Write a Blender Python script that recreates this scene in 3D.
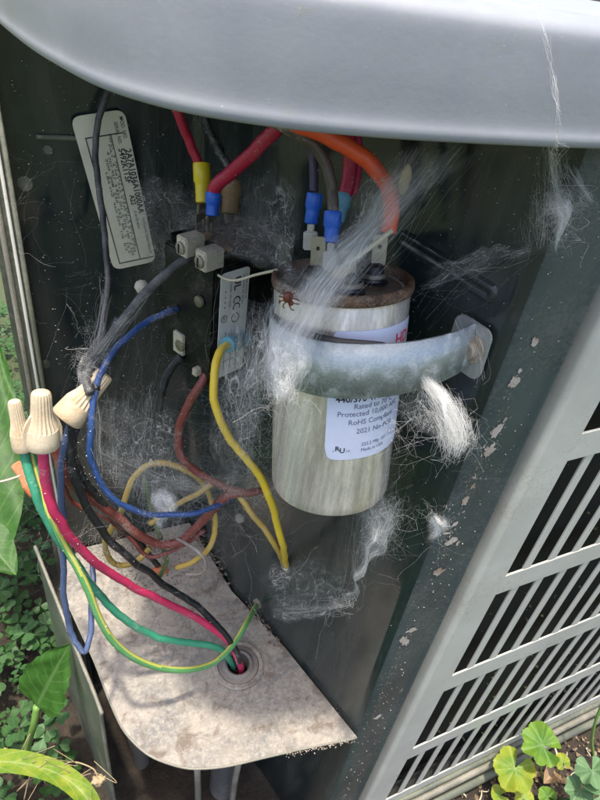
import bpy, bmesh, math, random
import numpy as np
from mathutils import Vector, Matrix, noise

for o in list(bpy.data.objects):
    bpy.data.objects.remove(o, do_unlink=True)
C = bpy.context.scene.collection
sc = bpy.context.scene
random.seed(7)
rng = np.random.default_rng(7)

# ------------------------------------------------------------------ camera
F = 596.0                      # focal length in photo pixels (600 x 800)
CAMZ = 0.74                    # camera height above the soil, metres
_D = np.array([-125, 792, F]); _D /= np.linalg.norm(_D)
_X = np.array([1325, -193, F]); _X -= _X.dot(_D) * _D; _X /= np.linalg.norm(_X)
_Z = -_D
_Y = np.cross(_Z, _X)
M = np.array([_X, _Y, _Z])     # rows: world axes in camera (x right, y down, z forward)
cam = bpy.data.objects.new('camera', bpy.data.cameras.new('camera'))
C.objects.link(cam)
sc.camera = cam
cam.data.sensor_fit = 'VERTICAL'
cam.data.sensor_height = 24
cam.data.lens = 24 * F / 800
cam.data.clip_start = 0.01
cam.data.clip_end = 400
R = Matrix(((M[0][0], -M[0][1], -M[0][2]), (M[1][0], -M[1][1], -M[1][2]), (M[2][0], -M[2][1], -M[2][2])))
cam.matrix_world = Matrix.Translation((0, 0, CAMZ)) @ R.to_4x4()

# ------------------------------------------------------------------ light
SUN_DIR = Vector((-0.10, -0.085, 1.0)).normalized()
elev = math.asin(SUN_DIR.z)
azim = math.atan2(SUN_DIR.x, SUN_DIR.y)
w = bpy.data.worlds.new('World'); sc.world = w; w.use_nodes = True
wn = w.node_tree.nodes; wl = w.node_tree.links
sky = wn.new('ShaderNodeTexSky'); sky.sky_type = 'NISHITA'; sky.sun_disc = False
sky.sun_elevation = elev; sky.sun_rotation = azim
sky.air_density = 0.75; sky.dust_density = 4.0; sky.ozone_density = 0.6
wl.new(sky.outputs[0], wn['Background'].inputs[0])
wn['Background'].inputs[1].default_value = 0.15
sl = bpy.data.lights.new('sun', 'SUN'); sl.energy = 2.1; sl.angle = math.radians(2.5); sl.color = (1, 0.94, 0.84)
sun = bpy.data.objects.new('sun', sl); C.objects.link(sun)
sun.rotation_euler = SUN_DIR.to_track_quat('Z', 'Y').to_euler()
sc.view_settings.view_transform = 'Standard'
sc.view_settings.look = 'None'
sc.view_settings.exposure = 1.35
sc.view_settings.gamma = 1

# ------------------------------------------------------------------ helpers
def W(x, y, z):
    """a point given relative to the eye height -> world"""
    return Vector((x, y, z + CAMZ))
def ray(px, py):
    return M @ np.array([px - 300.0, py - 400.0, F]) / F
def at(px, py, d):
    r = ray(px, py) * d
    return W(*r)
def on_z(px, py, z):
    r = ray(px, py); return W(*(r * (z / r[2])))
def on_y(px, py, y):
    r = ray(px, py); return W(*(r * (y / r[1])))
def on_plane(px, py, p, n):
    r = Vector(ray(px, py)); p = Vector(p) - Vector((0, 0, CAMZ)); n = Vector(n)
    t = p.dot(n) / r.dot(n)
    return W(*(r * t))

def link(name, me, m, parent=None, smooth=True):
    o = bpy.data.objects.new(name, me); C.objects.link(o)
    if m and not me.materials: me.materials.append(m)
    if smooth and len(me.polygons): me.polygons.foreach_set('use_smooth', [True] * len(me.polygons))
    if parent: o.parent = parent
    return o
def mesh(name, v, f):
    me = bpy.data.meshes.new(name); me.from_pydata([tuple(p) for p in v], [], [tuple(q) for q in f]); me.update(); return me
def obj(name, v, f, m, parent=None, smooth=False):
    return link(name, mesh(name, v, f), m, parent, smooth)
def bobj(name, bm, m, parent=None, smooth=False, auto=None):
    me = bpy.data.meshes.new(name); bm.normal_update(); bm.to_mesh(me); bm.free()
    o = link(name, me, m, parent, smooth)
    if auto: me.set_sharp_from_angle(angle=math.radians(auto))
    return o
def tag(o, label, cat, group=None, kind=None):
    if label: o['label'] = label
    if cat: o['category'] = cat
    if group: o['group'] = group
    if kind: o['kind'] = kind
    return o
def thing(name, label, cat, group=None):
    o = bpy.data.objects.new(name, None); C.objects.link(o); o.empty_display_size = 0.02
    return tag(o, label, cat, group)

def spline(pts, n=10):
    """centripetal-ish Catmull-Rom through the points; keeps extra columns"""
    P = np.array([tuple(p) for p in pts], float)
    P = np.vstack([2 * P[0] - P[1], P, 2 * P[-1] - P[-2]])
    out = []
    for i in range(1, len(P) - 2):
        p0, p1, p2, p3 = P[i - 1], P[i], P[i + 1], P[i + 2]
        for t in np.linspace(0, 1, n, endpoint=False):
            out.append(0.5 * ((2 * p1) + (-p0 + p2) * t + (2 * p0 - 5 * p1 + 4 * p2 - p3) * t * t + (-p0 + 3 * p1 - 3 * p2 + p3) * t ** 3))
    out.append(P[-2])
    return np.array(out)
def tube_vf(P, r, sides=10, caps=True):
    P = np.asarray(P, float); n = len(P)
    rr = np.full(n, r) if np.isscalar(r) else np.asarray(r)
    T = np.gradient(P, axis=0); T /= np.linalg.norm(T, axis=1)[:, None] + 1e-12
    a = np.array([0, 0, 1.0]) if abs(T[0][2]) < .9 else np.array([1.0, 0, 0])
    N = np.cross(T[0], a); N /= np.linalg.norm(N)
    V = []
    for i in range(n):
        N = N - N.dot(T[i]) * T[i]; N /= np.linalg.norm(N) + 1e-12
        B = np.cross(T[i], N)
        for k in range(sides):
            an = 2 * math.pi * k / sides
            V.append(P[i] + rr[i] * (math.cos(an) * N + math.sin(an) * B))
    Fc = [(i * sides + k, i * sides + (k + 1) % sides, (i + 1) * sides + (k + 1) % sides, (i + 1) * sides + k) for i in range(n - 1) for k in range(sides)]
    if caps:
        Fc.append(tuple(range(sides))[::-1]); Fc.append(tuple((n - 1) * sides + k for k in range(sides)))
    return V, Fc
def tube(name, P, r, m, parent=None, sides=10):
    v, f = tube_vf(P, r, sides); return obj(name, v, f, m, parent, True)
def lathe(name, prof, frame, m, parent=None, seg=48, auto=35, caps=True, flute=0):
    """prof: list of (radius, height) along frame axis; frame: (origin, u, v, axis)"""
    o, u, v, ax = frame
    V = []; Fc = []
    for (r, h) in prof:
        for k in range(seg):
            a = 2 * math.pi * k / seg
            q = r * (1 + (flute if k % 2 else -flute))
            V.append(o + u * (q * math.cos(a)) + v * (q * math.sin(a)) + ax * h)
    for i in range(len(prof) - 1):
        for k in range(seg):
            Fc.append((i * seg + k, i * seg + (k + 1) % seg, (i + 1) * seg + (k + 1) % seg, (i + 1) * seg + k))
    if caps and prof[0][0] > 1e-5: Fc.append(tuple(range(seg))[::-1])
    if caps and prof[-1][0] > 1e-5: Fc.append(tuple((len(prof) - 1) * seg + k for k in range(seg)))
    ob = obj(name, V, Fc, m, parent, True)
    ob.data.set_sharp_from_angle(angle=math.radians(auto))
    return ob
def frame(o, ax, ref=Vector((1, 0, 0))):
    ax = Vector(ax).normalized(); u = (Vector(ref) - ax * Vector(ref).dot(ax)).normalized(); v = ax.cross(u)
    return (Vector(o), u, v, ax)
def box_bm(bm, o, ex, ey, ez):
    """box from corner o with edge vectors"""
    vs = [bm.verts.new(o + ex * i + ey * j + ez * k) for i in (0, 1) for j in (0, 1) for k in (0, 1)]
    for q in ((0, 1, 3, 2), (4, 6, 7, 5), (0, 4, 5, 1), (2, 3, 7, 6), (0, 2, 6, 4), (1, 5, 7, 3)):
        bm.faces.new([vs[i] for i in q])
def box(name, o, ex, ey, ez, m, parent=None, bev=0.0):
    bm = bmesh.new(); box_bm(bm, Vector(o), Vector(ex), Vector(ey), Vector(ez))
    bmesh.ops.recalc_face_normals(bm, faces=bm.faces)
    if bev: bmesh.ops.bevel(bm, geom=bm.edges[:], offset=bev, segments=2, affect='EDGES')
    return bobj(name, bm, m, parent, bool(bev), 40 if bev else None)
def plate(name, outline, nrm, th, m, parent=None, bev=0.0, holes=(), smooth=False):
    """flat outline (world points) thickened along nrm"""
    bm = bmesh.new(); ed = []
    for loop in [outline] + list(holes):
        vs = [bm.verts.new(p) for p in loop]
        ed += [bm.edges.new((vs[i], vs[(i + 1) % len(vs)])) for i in range(len(vs))]
    bmesh.ops.triangle_fill(bm, edges=ed, use_beauty=True, use_dissolve=False)
    r = bmesh.ops.extrude_face_region(bm, geom=bm.faces[:])
    for e in r['geom']:
        if isinstance(e, bmesh.types.BMVert): e.co += Vector(nrm) * th
    bmesh.ops.recalc_face_normals(bm, faces=bm.faces)
    return bobj(name, bm, m, parent, smooth, 30)
def round_quad(p00, p10, p11, p01, rad, n=5):
    """rounded rectangle outline in the frame of four corners (counter-clockwise)"""
    P = [Vector(p) for p in (p00, p10, p11, p01)]; out = []
    for i in range(4):
        a, b, c = P[i - 1], P[i], P[(i + 1) % 4]
        d1 = (a - b).normalized() * rad; d2 = (c - b).normalized() * rad
        for k in range(n + 1):
            t = k / n; q = (1 - t) ** 2 * (b + d1) + 2 * t * (1 - t) * b + t * t * (b + d2)
            out.append(q)
    return out

# ------------------------------------------------------------------ materials
def new_mat(name):
    m = bpy.data.materials.new(name); m.use_nodes = True
    nt = m.node_tree; return m, nt, nt.nodes['Principled BSDF']
def nd(nt, t, **k):
    n = nt.nodes.new(t)
    for a, b in k.items():
        if a in n.inputs: n.inputs[a].default_value = b
        else: setattr(n, a, b)
    return n
def ramp(nt, src, stops, interp='LINEAR'):
    r = nt.nodes.new('ShaderNodeValToRGB'); r.color_ramp.interpolation = interp
    e = r.color_ramp.elements
    while len(e) < len(stops): e.new(0.5)
    for i, (p, c) in enumerate(stops):
        e[i].position = p; e[i].color = (c, c, c, 1) if np.isscalar(c) else (*c, 1)
    nt.links.new(src, r.inputs[0]); return r
def coords(nt, scale=(1, 1, 1), rot=(0, 0, 0)):
    tc = nt.nodes.new('ShaderNodeTexCoord'); mp = nt.nodes.new('ShaderNodeMapping')
    mp.inputs['Scale'].default_value = scale; mp.inputs['Rotation'].default_value = rot
    nt.links.new(tc.outputs['Object'], mp.inputs[0]); return mp.outputs[0]
def noi(nt, vec, scale, detail=6, rough=.6, dist=0.0):
    n = nt.nodes.new('ShaderNodeTexNoise'); n.inputs['Scale'].default_value = scale; n.inputs['Detail'].default_value = detail
    n.inputs['Roughness'].default_value = rough; n.inputs['Distortion'].default_value = dist
    nt.links.new(vec, n.inputs['Vector']); return n.outputs['Fac']
def mixc(nt, fac, a, b):
    n = nt.nodes.new('ShaderNodeMix'); n.data_type = 'RGBA'
    nt.links.new(fac, n.inputs[0])
    for s, v in ((6, a), (7, b)):
        if isinstance(v, tuple): n.inputs[s].default_value = (*v, 1)
        else: nt.links.new(v, n.inputs[s])
    return n.outputs[2]
def bump(nt, p, h, strength=.3, dist=.001):
    b = nt.nodes.new('ShaderNodeBump'); b.inputs['Strength'].default_value = strength; b.inputs['Distance'].default_value = dist
    nt.links.new(h, b.inputs['Height']); nt.links.new(b.outputs[0], p.inputs['Normal']); return b

def dusty(name, col, rough=.45, metal=0.0, dust=(.34, .31, .27), lo=.52, hi=.75, scale=260, bump_s=.25, spec=.5, col2=None, cscale=60, fine=True):
    """a base colour, patchy second tone, and a film of dust in noise patches"""
    m, nt, p = new_mat(name); v = coords(nt)
    base = col
    if col2: base = mixc(nt, ramp(nt, noi(nt, v, cscale, 5), [(.38, 0.0), (.66, 1.0)]).outputs[0], col, col2)
    d1 = noi(nt, v, scale * .13, 4); d2 = noi(nt, v, scale * (2.6 if fine else 1), 6, .7)
    mul = nt.nodes.new('ShaderNodeMath'); mul.operation = 'MULTIPLY_ADD'; mul.inputs[1].default_value = .5
    nt.links.new(d1, mul.inputs[0])
    m2 = nt.nodes.new('ShaderNodeMath'); m2.operation = 'MULTIPLY'; m2.inputs[1].default_value = .5
    nt.links.new(d2, m2.inputs[0]); nt.links.new(m2.outputs[0], mul.inputs[2])
    r = ramp(nt, mul.outputs[0], [(lo, 0.0), (hi, 1.0)])
    nt.links.new(mixc(nt, r.outputs[0], base, dust), p.inputs['Base Color'])
    rr = ramp(nt, r.outputs[0], [(0, rough), (1, .9)]); nt.links.new(rr.outputs[0], p.inputs['Roughness'])
    p.inputs['Metallic'].default_value = metal
    if metal:
        mr = ramp(nt, r.outputs[0], [(0, metal), (1, 0.0)]); nt.links.new(mr.outputs[0], p.inputs['Metallic'])
    p.inputs['Specular IOR Level'].default_value = spec
    bump(nt, p, mul.outputs[0], bump_s, .0006)
    return m

def panel_mat():
    """dark green enamel: glossy, with rain-streak grime and a dusty film in drifting patches"""
    m, nt, p = new_mat('dark_green_enamel')
    v = coords(nt); vs = coords(nt, (1, 1, .22))
    film = noi(nt, vs, 16, 6, .62, 1.2); fine = noi(nt, v, 900, 3, .7); blot = noi(nt, v, 45, 5, .6, .8)
    a = ramp(nt, film, [(.42, 0.0), (.72, .65)]); b = ramp(nt, fine, [(.60, 0.0), (.72, 1.0)]); c = ramp(nt, blot, [(.5, 0.0), (.68, 1.0)])
    col = mixc(nt, a.outputs[0], (.014, .0225, .0235), (.095, .095, .082))
    col = mixc(nt, ramp(nt, c.outputs[0], [(0, 0.0), (1, .35)]).outputs[0], col, (.03, .05, .045))
    mm = nt.nodes.new('ShaderNodeMath'); mm.operation = 'MULTIPLY'; nt.links.new(a.outputs[0], mm.inputs[0]); nt.links.new(b.outputs[0], mm.inputs[1])
    col = mixc(nt, mm.outputs[0], col, (.22, .2, .16))
    nt.links.new(col, p.inputs['Base Color'])
    r = ramp(nt, film, [(.42, .10), (.72, .5)]); nt.links.new(r.outputs[0], p.inputs['Roughness'])
    bump(nt, p, noi(nt, v, 380, 3), .05, .0004)
    return m
ENAMEL = panel_mat()
POST = dusty('post_enamel', (.042, .056, .058), .22, 0, (.14, .14, .125), .52, .80, 160, .15, col2=(.062, .080, .082), cscale=22)

def lid_mat():
    m, nt, p = new_mat('grey_lid_paint'); v = coords(nt)
    n1 = noi(nt, v, 22, 6, .6, .6); n2 = noi(nt, v, 600, 4, .7); n3 = noi(nt, v, 140, 5, .7, 1.5)
    col = mixc(nt, ramp(nt, n1, [(.35, 0.0), (.7, 1.0)]).outputs[0], (.255, .268, .29), (.315, .325, .335))
    col = mixc(nt, ramp(nt, n3, [(.60, 0.0), (.70, .5)]).outputs[0], col, (.27, .29, .22))
    col = mixc(nt, ramp(nt, n2, [(.66, 0.0), (.74, .6)]).outputs[0], col, (.5, .49, .44))
    nt.links.new(col, p.inputs['Base Color'])
    nt.links.new(ramp(nt, n1, [(.3, .28), (.7, .45)]).outputs[0], p.inputs['Roughness'])
    bump(nt, p, noi(nt, v, 500, 3), .12, .0004)
    return m
LID = lid_mat()
SILVER = dusty('grey_grille_paint', (.46, .46, .41), .38, 0, (.28, .24, .17), .54, .78, 150, .15, col2=(.53, .53, .475), cscale=30)
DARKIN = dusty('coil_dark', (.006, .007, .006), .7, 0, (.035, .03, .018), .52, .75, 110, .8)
GALV = dusty('galvanised_strap', (.33, .375, .385), .36, .6, (.58, .61, .61), .50, .64, 1100, .3, col2=(.42, .47, .48), cscale=900)

def shelf_mat():
    m, nt, p = new_mat('dirty_shelf'); v = coords(nt)
    n1 = noi(nt, v, 28, 7, .65, 1.0); n2 = noi(nt, v, 260, 8, .8); n3 = noi(nt, v, 75, 6, .7, .5); n4 = noi(nt, v, 900, 3, .8)
    col = mixc(nt, ramp(nt, n1, [(.38, 0.0), (.62, 1.0)]).outputs[0], (.19, .182, .165), (.34, .30, .245))
    col = mixc(nt, ramp(nt, n2, [(.46, 0.0), (.66, .75)]).outputs[0], col, (.46, .415, .345))
    col = mixc(nt, ramp(nt, n3, [(.52, 0.0), (.66, .85)]).outputs[0], col, (.15, .115, .085))
    col = mixc(nt, ramp(nt, n4, [(.62, 0.0), (.72, .8)]).outputs[0], col, (.24, .19, .15))
    nt.links.new(col, p.inputs['Base Color']); p.inputs['Roughness'].default_value = .85
    ad = nt.nodes.new('ShaderNodeMath'); ad.operation = 'ADD'; nt.links.new(n2, ad.inputs[0]); nt.links.new(n3, ad.inputs[1])
    bump(nt, p, ad.outputs[0], .6, .0016)
    return m
SHELF = shelf_mat()

def wire_mat(name, col, dustlo=.56, dust=(.45, .41, .37), rough=.38, hi=None):
    return dusty(name, col, rough, 0, dust, dustlo, hi or dustlo + .13, 330, .3)
BLUE = wire_mat('blue_insulation', (.028, .075, .23), .54)
SLATE = wire_mat('slate_insulation', (.07, .10, .19), .55)
PINK = wire_mat('crimson_insulation', (.54, .03, .105), .55, (.55, .30, .30), .5)
RED = wire_mat('red_insulation', (.46, .018, .055), .57, (.6, .4, .36))
ORANGE = wire_mat('orange_insulation', (.80, .10, .03), .60)
BRICK = wire_mat('brick_red_insulation', (.19, .045, .035), .54, (.36, .25, .2))
GREEN = wire_mat('green_insulation', (.045, .29, .165), .58, (.4, .5, .4))
YELLOW = wire_mat('yellow_insulation', (.78, .55, .035), .6, (.5, .4, .2))
OLDYEL = wire_mat('old_yellow_insulation', (.50, .34, .07), .52, (.4, .34, .22))
BLACK = wire_mat('black_insulation', (.014, .016, .018), .54, (.30, .29, .27))
GREYW = dusty('grey_insulation', (.035, .036, .036), .5, 0, (.24, .23, .21), .46, .72, 700, .4)
BROWNW = wire_mat('brown_insulation', (.085, .065, .05), .53)
PURPLE = wire_mat('purple_insulation', (.045, .03, .07), .56)
YGREEN = None
def stripe_mat():
    m, nt, p = new_mat('green_yellow_insulation')
    uv = nt.nodes.new('ShaderNodeUVMap'); sp = nt.nodes.new('ShaderNodeSeparateXYZ'); nt.links.new(uv.outputs[0], sp.inputs[0])
    r = ramp(nt, sp.outputs[0], [(0, 0.0), (.34, 0.0), (.40, 1.0), (.66, 1.0), (.72, 0.0)])
    col = mixc(nt, r.outputs[0], (.08, .30, .12), (.55, .56, .10))
    v = coords(nt); d = ramp(nt, noi(nt, v, 500, 6, .7), [(.56, 0.0), (.68, .8)])
    nt.links.new(mixc(nt, d.outputs[0], col, (.42, .42, .3)), p.inputs['Base Color'])
    p.inputs['Roughness'].default_value = .4
    return m
YGREEN = stripe_mat()
VBLUE = wire_mat('blue_vinyl', (.015, .12, .60), .60, (.4, .42, .5), .3)
VLIGHT = wire_mat('pale_blue_vinyl', (.14, .38, .52), .58, rough=.3)
VTEAL = wire_mat('teal_vinyl', (.03, .30, .40), .56, rough=.3)
VYEL = wire_mat('yellow_vinyl', (.82, .62, .02), .62, (.6, .5, .2), .3)
VTAN = wire_mat('tan_vinyl', (.32, .19, .075), .54, rough=.5)
NUT = dusty('tan_nut_plastic', (.50, .37, .21), .5, 0, (.66, .57, .42), .42, .66, 300, .5, col2=(.58, .46, .30), cscale=120)
NUTO = dusty('orange_nut_plastic', (.66, .17, .06), .5, 0, (.6, .3, .18), .5, .7, 300, .5)
RUST = dusty('rusty_rim', (.06, .034, .022), .6, .2, (.30, .23, .16), .48, .64, 420, 1.0, col2=(.15, .07, .035), cscale=190)
CAPTOP = dusty('can_lid_steel', (.30, .27, .24), .4, .7, (.28, .22, .17), .48, .66, 300, .4, col2=(.22, .15, .1), cscale=90)
TIN = dusty('tinned_steel', (.30, .28, .23), .3, .8, (.34, .28, .21), .5, .68, 500, .3)
BRASS = dusty('dull_brass', (.50, .36, .20), .4, .8, (.42, .35, .27), .5, .7, 400, .3)
LUG = dusty('pale_lug_metal', (.60, .56, .44), .4, .3, (.22, .17, .12), .50, .66, 330, .4)
BAKELITE = dusty('black_bakelite', (.006, .007, .006), .42, 0, (.09, .08, .065), .52, .74, 420, .6, spec=.25)
CAPBLK = dusty('black_terminal_plastic', (.012, .013, .016), .35, 0, (.2, .17, .14), .6, .75, 300)
PIPE = dusty('dull_pipe', (.20, .19, .17), .45, .3, (.26, .22, .17), .5, .7, 120)
CONDUIT = dusty('grey_conduit', (.06, .06, .06), .5, 0, (.2, .19, .17), .5, .7, 160)
OLDALU = dusty('weathered_side_panel', (.10, .11, .085), .35, .1, (.28, .26, .2), .50, .74, 110, .3, col2=(.16, .17, .12), cscale=22)
EDGEM = dusty('scraped_metal_edge', (.19, .18, .14), .5, .3, (.34, .31, .25), .45, .7, 300, .4)
def paper(name, c1, c2):
    m, nt, p = new_mat(name); v = coords(nt)
    nt.links.new(mixc(nt, ramp(nt, noi(nt, v, 60, 6, .7), [(.4, 0.0), (.7, 1.0)]).outputs[0], c1, c2), p.inputs['Base Color'])
    p.inputs['Roughness'].default_value = .4
    return m
TAGP = paper('tag_paper', (.80, .76, .60), (.70, .65, .50))
STRIPP = paper('strip_paper', (.82, .82, .78), (.68, .65, .58))
CAPP = paper('can_label_paper', (.66, .70, .84), (.60, .63, .76))
def flat(name, c, rough=.6):
    m, nt, p = new_mat(name); p.inputs['Base Color'].default_value = (*c, 1); p.inputs['Roughness'].default_value = rough; return m
INK = flat('black_ink', (.03, .03, .035)); INKB = flat('blue_grey_ink', (.13, .14, .22)); INKR = flat('red_ink', (.75, .05, .10))
SPECK = flat('pale_dust', (.6, .57, .5), .9)
EGG = dusty('egg_silk', (.6, .56, .45), .9, 0, (.4, .35, .28), .5, .7, 400, .6)
STRAW = dusty('dry_straw', (.62, .55, .40), .7, 0, (.4, .33, .22), .5, .7, 300, .4)
SEED = dusty('dry_seed', (.45, .36, .2), .7, 0, (.3, .2, .1), .5, .7, 300, .6)
SPIDERM = flat('spider_shell', (.12, .030, .014), .4)
CHIP = dusty('bare_primer', (.46, .41, .35), .8, 0, (.20, .13, .08), .46, .60, 420, 1.0)

def can_mat(fr):
    """galvanised can: drawn streaks and spangle, plus streaky reflections painted into the colour"""
    m, nt, p = new_mat('galvanised_can')
    v = coords(nt, (1, 1, .03)); v0 = coords(nt)
    st = noi(nt, v, 700, 4, .7); sp = noi(nt, v0, 1500, 3, .7); lo = noi(nt, v, 150, 5, .75); wd = noi(nt, v, 50, 3, .5)
    col = mixc(nt, ramp(nt, lo, [(.38, 0.0), (.62, 1.0)]).outputs[0], (.50, .455, .39), (.88, .82, .74))
    col = mixc(nt, ramp(nt, wd, [(.58, 0.0), (.68, .35)]).outputs[0], col, (.70, .60, .34))  # yellowish streaks colour in the reflection of plants, pale and dark ones likewise
    col = mixc(nt, ramp(nt, sp, [(.55, 0.0), (.70, .45)]).outputs[0], col, (.44, .41, .36))
    nt.links.new(col, p.inputs['Base Color']); p.inputs['Metallic'].default_value = .55
    nt.links.new(ramp(nt, st, [(.3, .17), (.7, .34)]).outputs[0], p.inputs['Roughness'])
    ad = nt.nodes.new('ShaderNodeMath'); ad.operation = 'ADD'; nt.links.new(st, ad.inputs[0]); nt.links.new(sp, ad.inputs[1])
    bump(nt, p, ad.outputs[0], .06, .0003)
    return m

def silk(name, film, strand, scale, col=(.85, .85, .83), stretch=(1, 1, 1), rim=.2):
    """matted silk: a thin uneven film with fibres of several sizes running through it; the rest is open air"""
    m, nt, p = new_mat(name); nt.nodes.remove(p)
    out = nt.nodes['Material Output']
    uv = nt.nodes.new('ShaderNodeUVMap'); mp = nt.nodes.new('ShaderNodeMapping'); mp.inputs['Scale'].default_value = stretch
    oi = nt.nodes.new('ShaderNodeObjectInfo'); ofs = nt.nodes.new('ShaderNodeVectorMath'); ofs.operation = 'ADD'
    nt.links.new(uv.outputs[0], ofs.inputs[0]); sc_ = nt.nodes.new('ShaderNodeMath'); sc_.operation = 'MULTIPLY'; sc_.inputs[1].default_value = 37.0
    nt.links.new(oi.outputs['Random'], sc_.inputs[0]); nt.links.new(sc_.outputs[0], ofs.inputs[1]); nt.links.new(ofs.outputs[0], mp.inputs[0])
    vec = mp.outputs[0]
    def op(o, a, b=None, val=None):
        n = nt.nodes.new('ShaderNodeMath'); n.operation = o; n.use_clamp = False; nt.links.new(a, n.inputs[0])
        if b is not None: nt.links.new(b, n.inputs[1])
        elif val is not None: n.inputs[1].default_value = val
        return n.outputs[0]
    def ridge(sc2, wdt, dist, det=1.0):
        n = noi(nt, vec, sc2, det, .5, dist)
        return ramp(nt, op('ABSOLUTE', op('SUBTRACT', n, None, .5)), [(0, 1.0), (wdt, 0.0)]).outputs[0]
    r1 = ridge(scale * .35, .012, .9, 2); r2 = ridge(scale * .9, .020, .6, 2); r3 = ridge(scale * 2.2, .035, .4, 2); r4 = ridge(scale * 5, .06, .2, 2)
    st = op('ADD', op('ADD', op('MULTIPLY', r1, None, .9), op('MULTIPLY', r2, None, .6)), op('ADD', op('MULTIPLY', r3, None, .4), op('MULTIPLY', r4, None, .22)))
    dens = ramp(nt, noi(nt, vec, scale * .16, 4, .6, .5), [(.34, .25), (.60, 1.0)]).outputs[0]
    fl = op('MULTIPLY', ramp(nt, noi(nt, vec, scale * 1.2, 7, .75, .3), [(.30, 0.15), (.72, 1.0)]).outputs[0], None, film)
    al = op('MULTIPLY', op('ADD', op('MULTIPLY', st, None, strand), fl), dens)
    sp = nt.nodes.new('ShaderNodeSeparateXYZ'); nt.links.new(uv.outputs[0], sp.inputs[0])
    wob = op('MULTIPLY', op('SUBTRACT', noi(nt, vec, scale * .4, 4, .6), None, .5), None, .35)
    def pp(s):
        a = op('ADD', op('PINGPONG', s, None, .5), wob)
        return ramp(nt, a, [(0.0, 0.0), (rim, 1.0)]).outputs[0]
    al = op('MULTIPLY', op('MULTIPLY', al, pp(sp.outputs[0])), pp(sp.outputs[1]))
    al = op('MINIMUM', al, None, .97)
    d = nt.nodes.new('ShaderNodeBsdfDiffuse'); d.inputs[0].default_value = (*col, 1)
    t = nt.nodes.new('ShaderNodeBsdfTranslucent'); t.inputs[0].default_value = (*col, 1)
    a = nt.nodes.new('ShaderNodeMixShader'); a.inputs[0].default_value = .4; nt.links.new(d.outputs[0], a.inputs[1]); nt.links.new(t.outputs[0], a.inputs[2])
    tr = nt.nodes.new('ShaderNodeBsdfTransparent'); b = nt.nodes.new('ShaderNodeMixShader')
    nt.links.new(al, b.inputs[0]); nt.links.new(tr.outputs[0], b.inputs[1]); nt.links.new(a.outputs[0], b.inputs[2])
    nt.links.new(b.outputs[0], out.inputs[0])
    return m
SILK = silk('silk_film', .66, .7, 9, stretch=(1, .30, 1))
SILKD = silk('silk_dense', 1.1, .9, 7, rim=.3)
SILKDUST = silk('silk_dusty', .30, .75, 10, (.50, .47, .41))
SILKNET = silk('silk_net', .16, .75, 11, (.72, .71, .66))
def thread_mat(name, col, a):
    m, nt, p = new_mat(name); nt.nodes.remove(p); out = nt.nodes['Material Output']
    d = nt.nodes.new('ShaderNodeBsdfDiffuse'); d.inputs[0].default_value = (*col, 1)
    t = nt.nodes.new('ShaderNodeBsdfTranslucent'); t.inputs[0].default_value = (*col, 1)
    s = nt.nodes.new('ShaderNodeMixShader'); s.inputs[0].default_value = .35; nt.links.new(d.outputs[0], s.inputs[1]); nt.links.new(t.outputs[0], s.inputs[2])
    nt.links.new(s.outputs[0], out.inputs[0])
    return m
THREAD = thread_mat('web_thread', (.85, .85, .82), .75)
THREADG = thread_mat('dusty_web_thread', (.42, .39, .34), .75)

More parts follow.
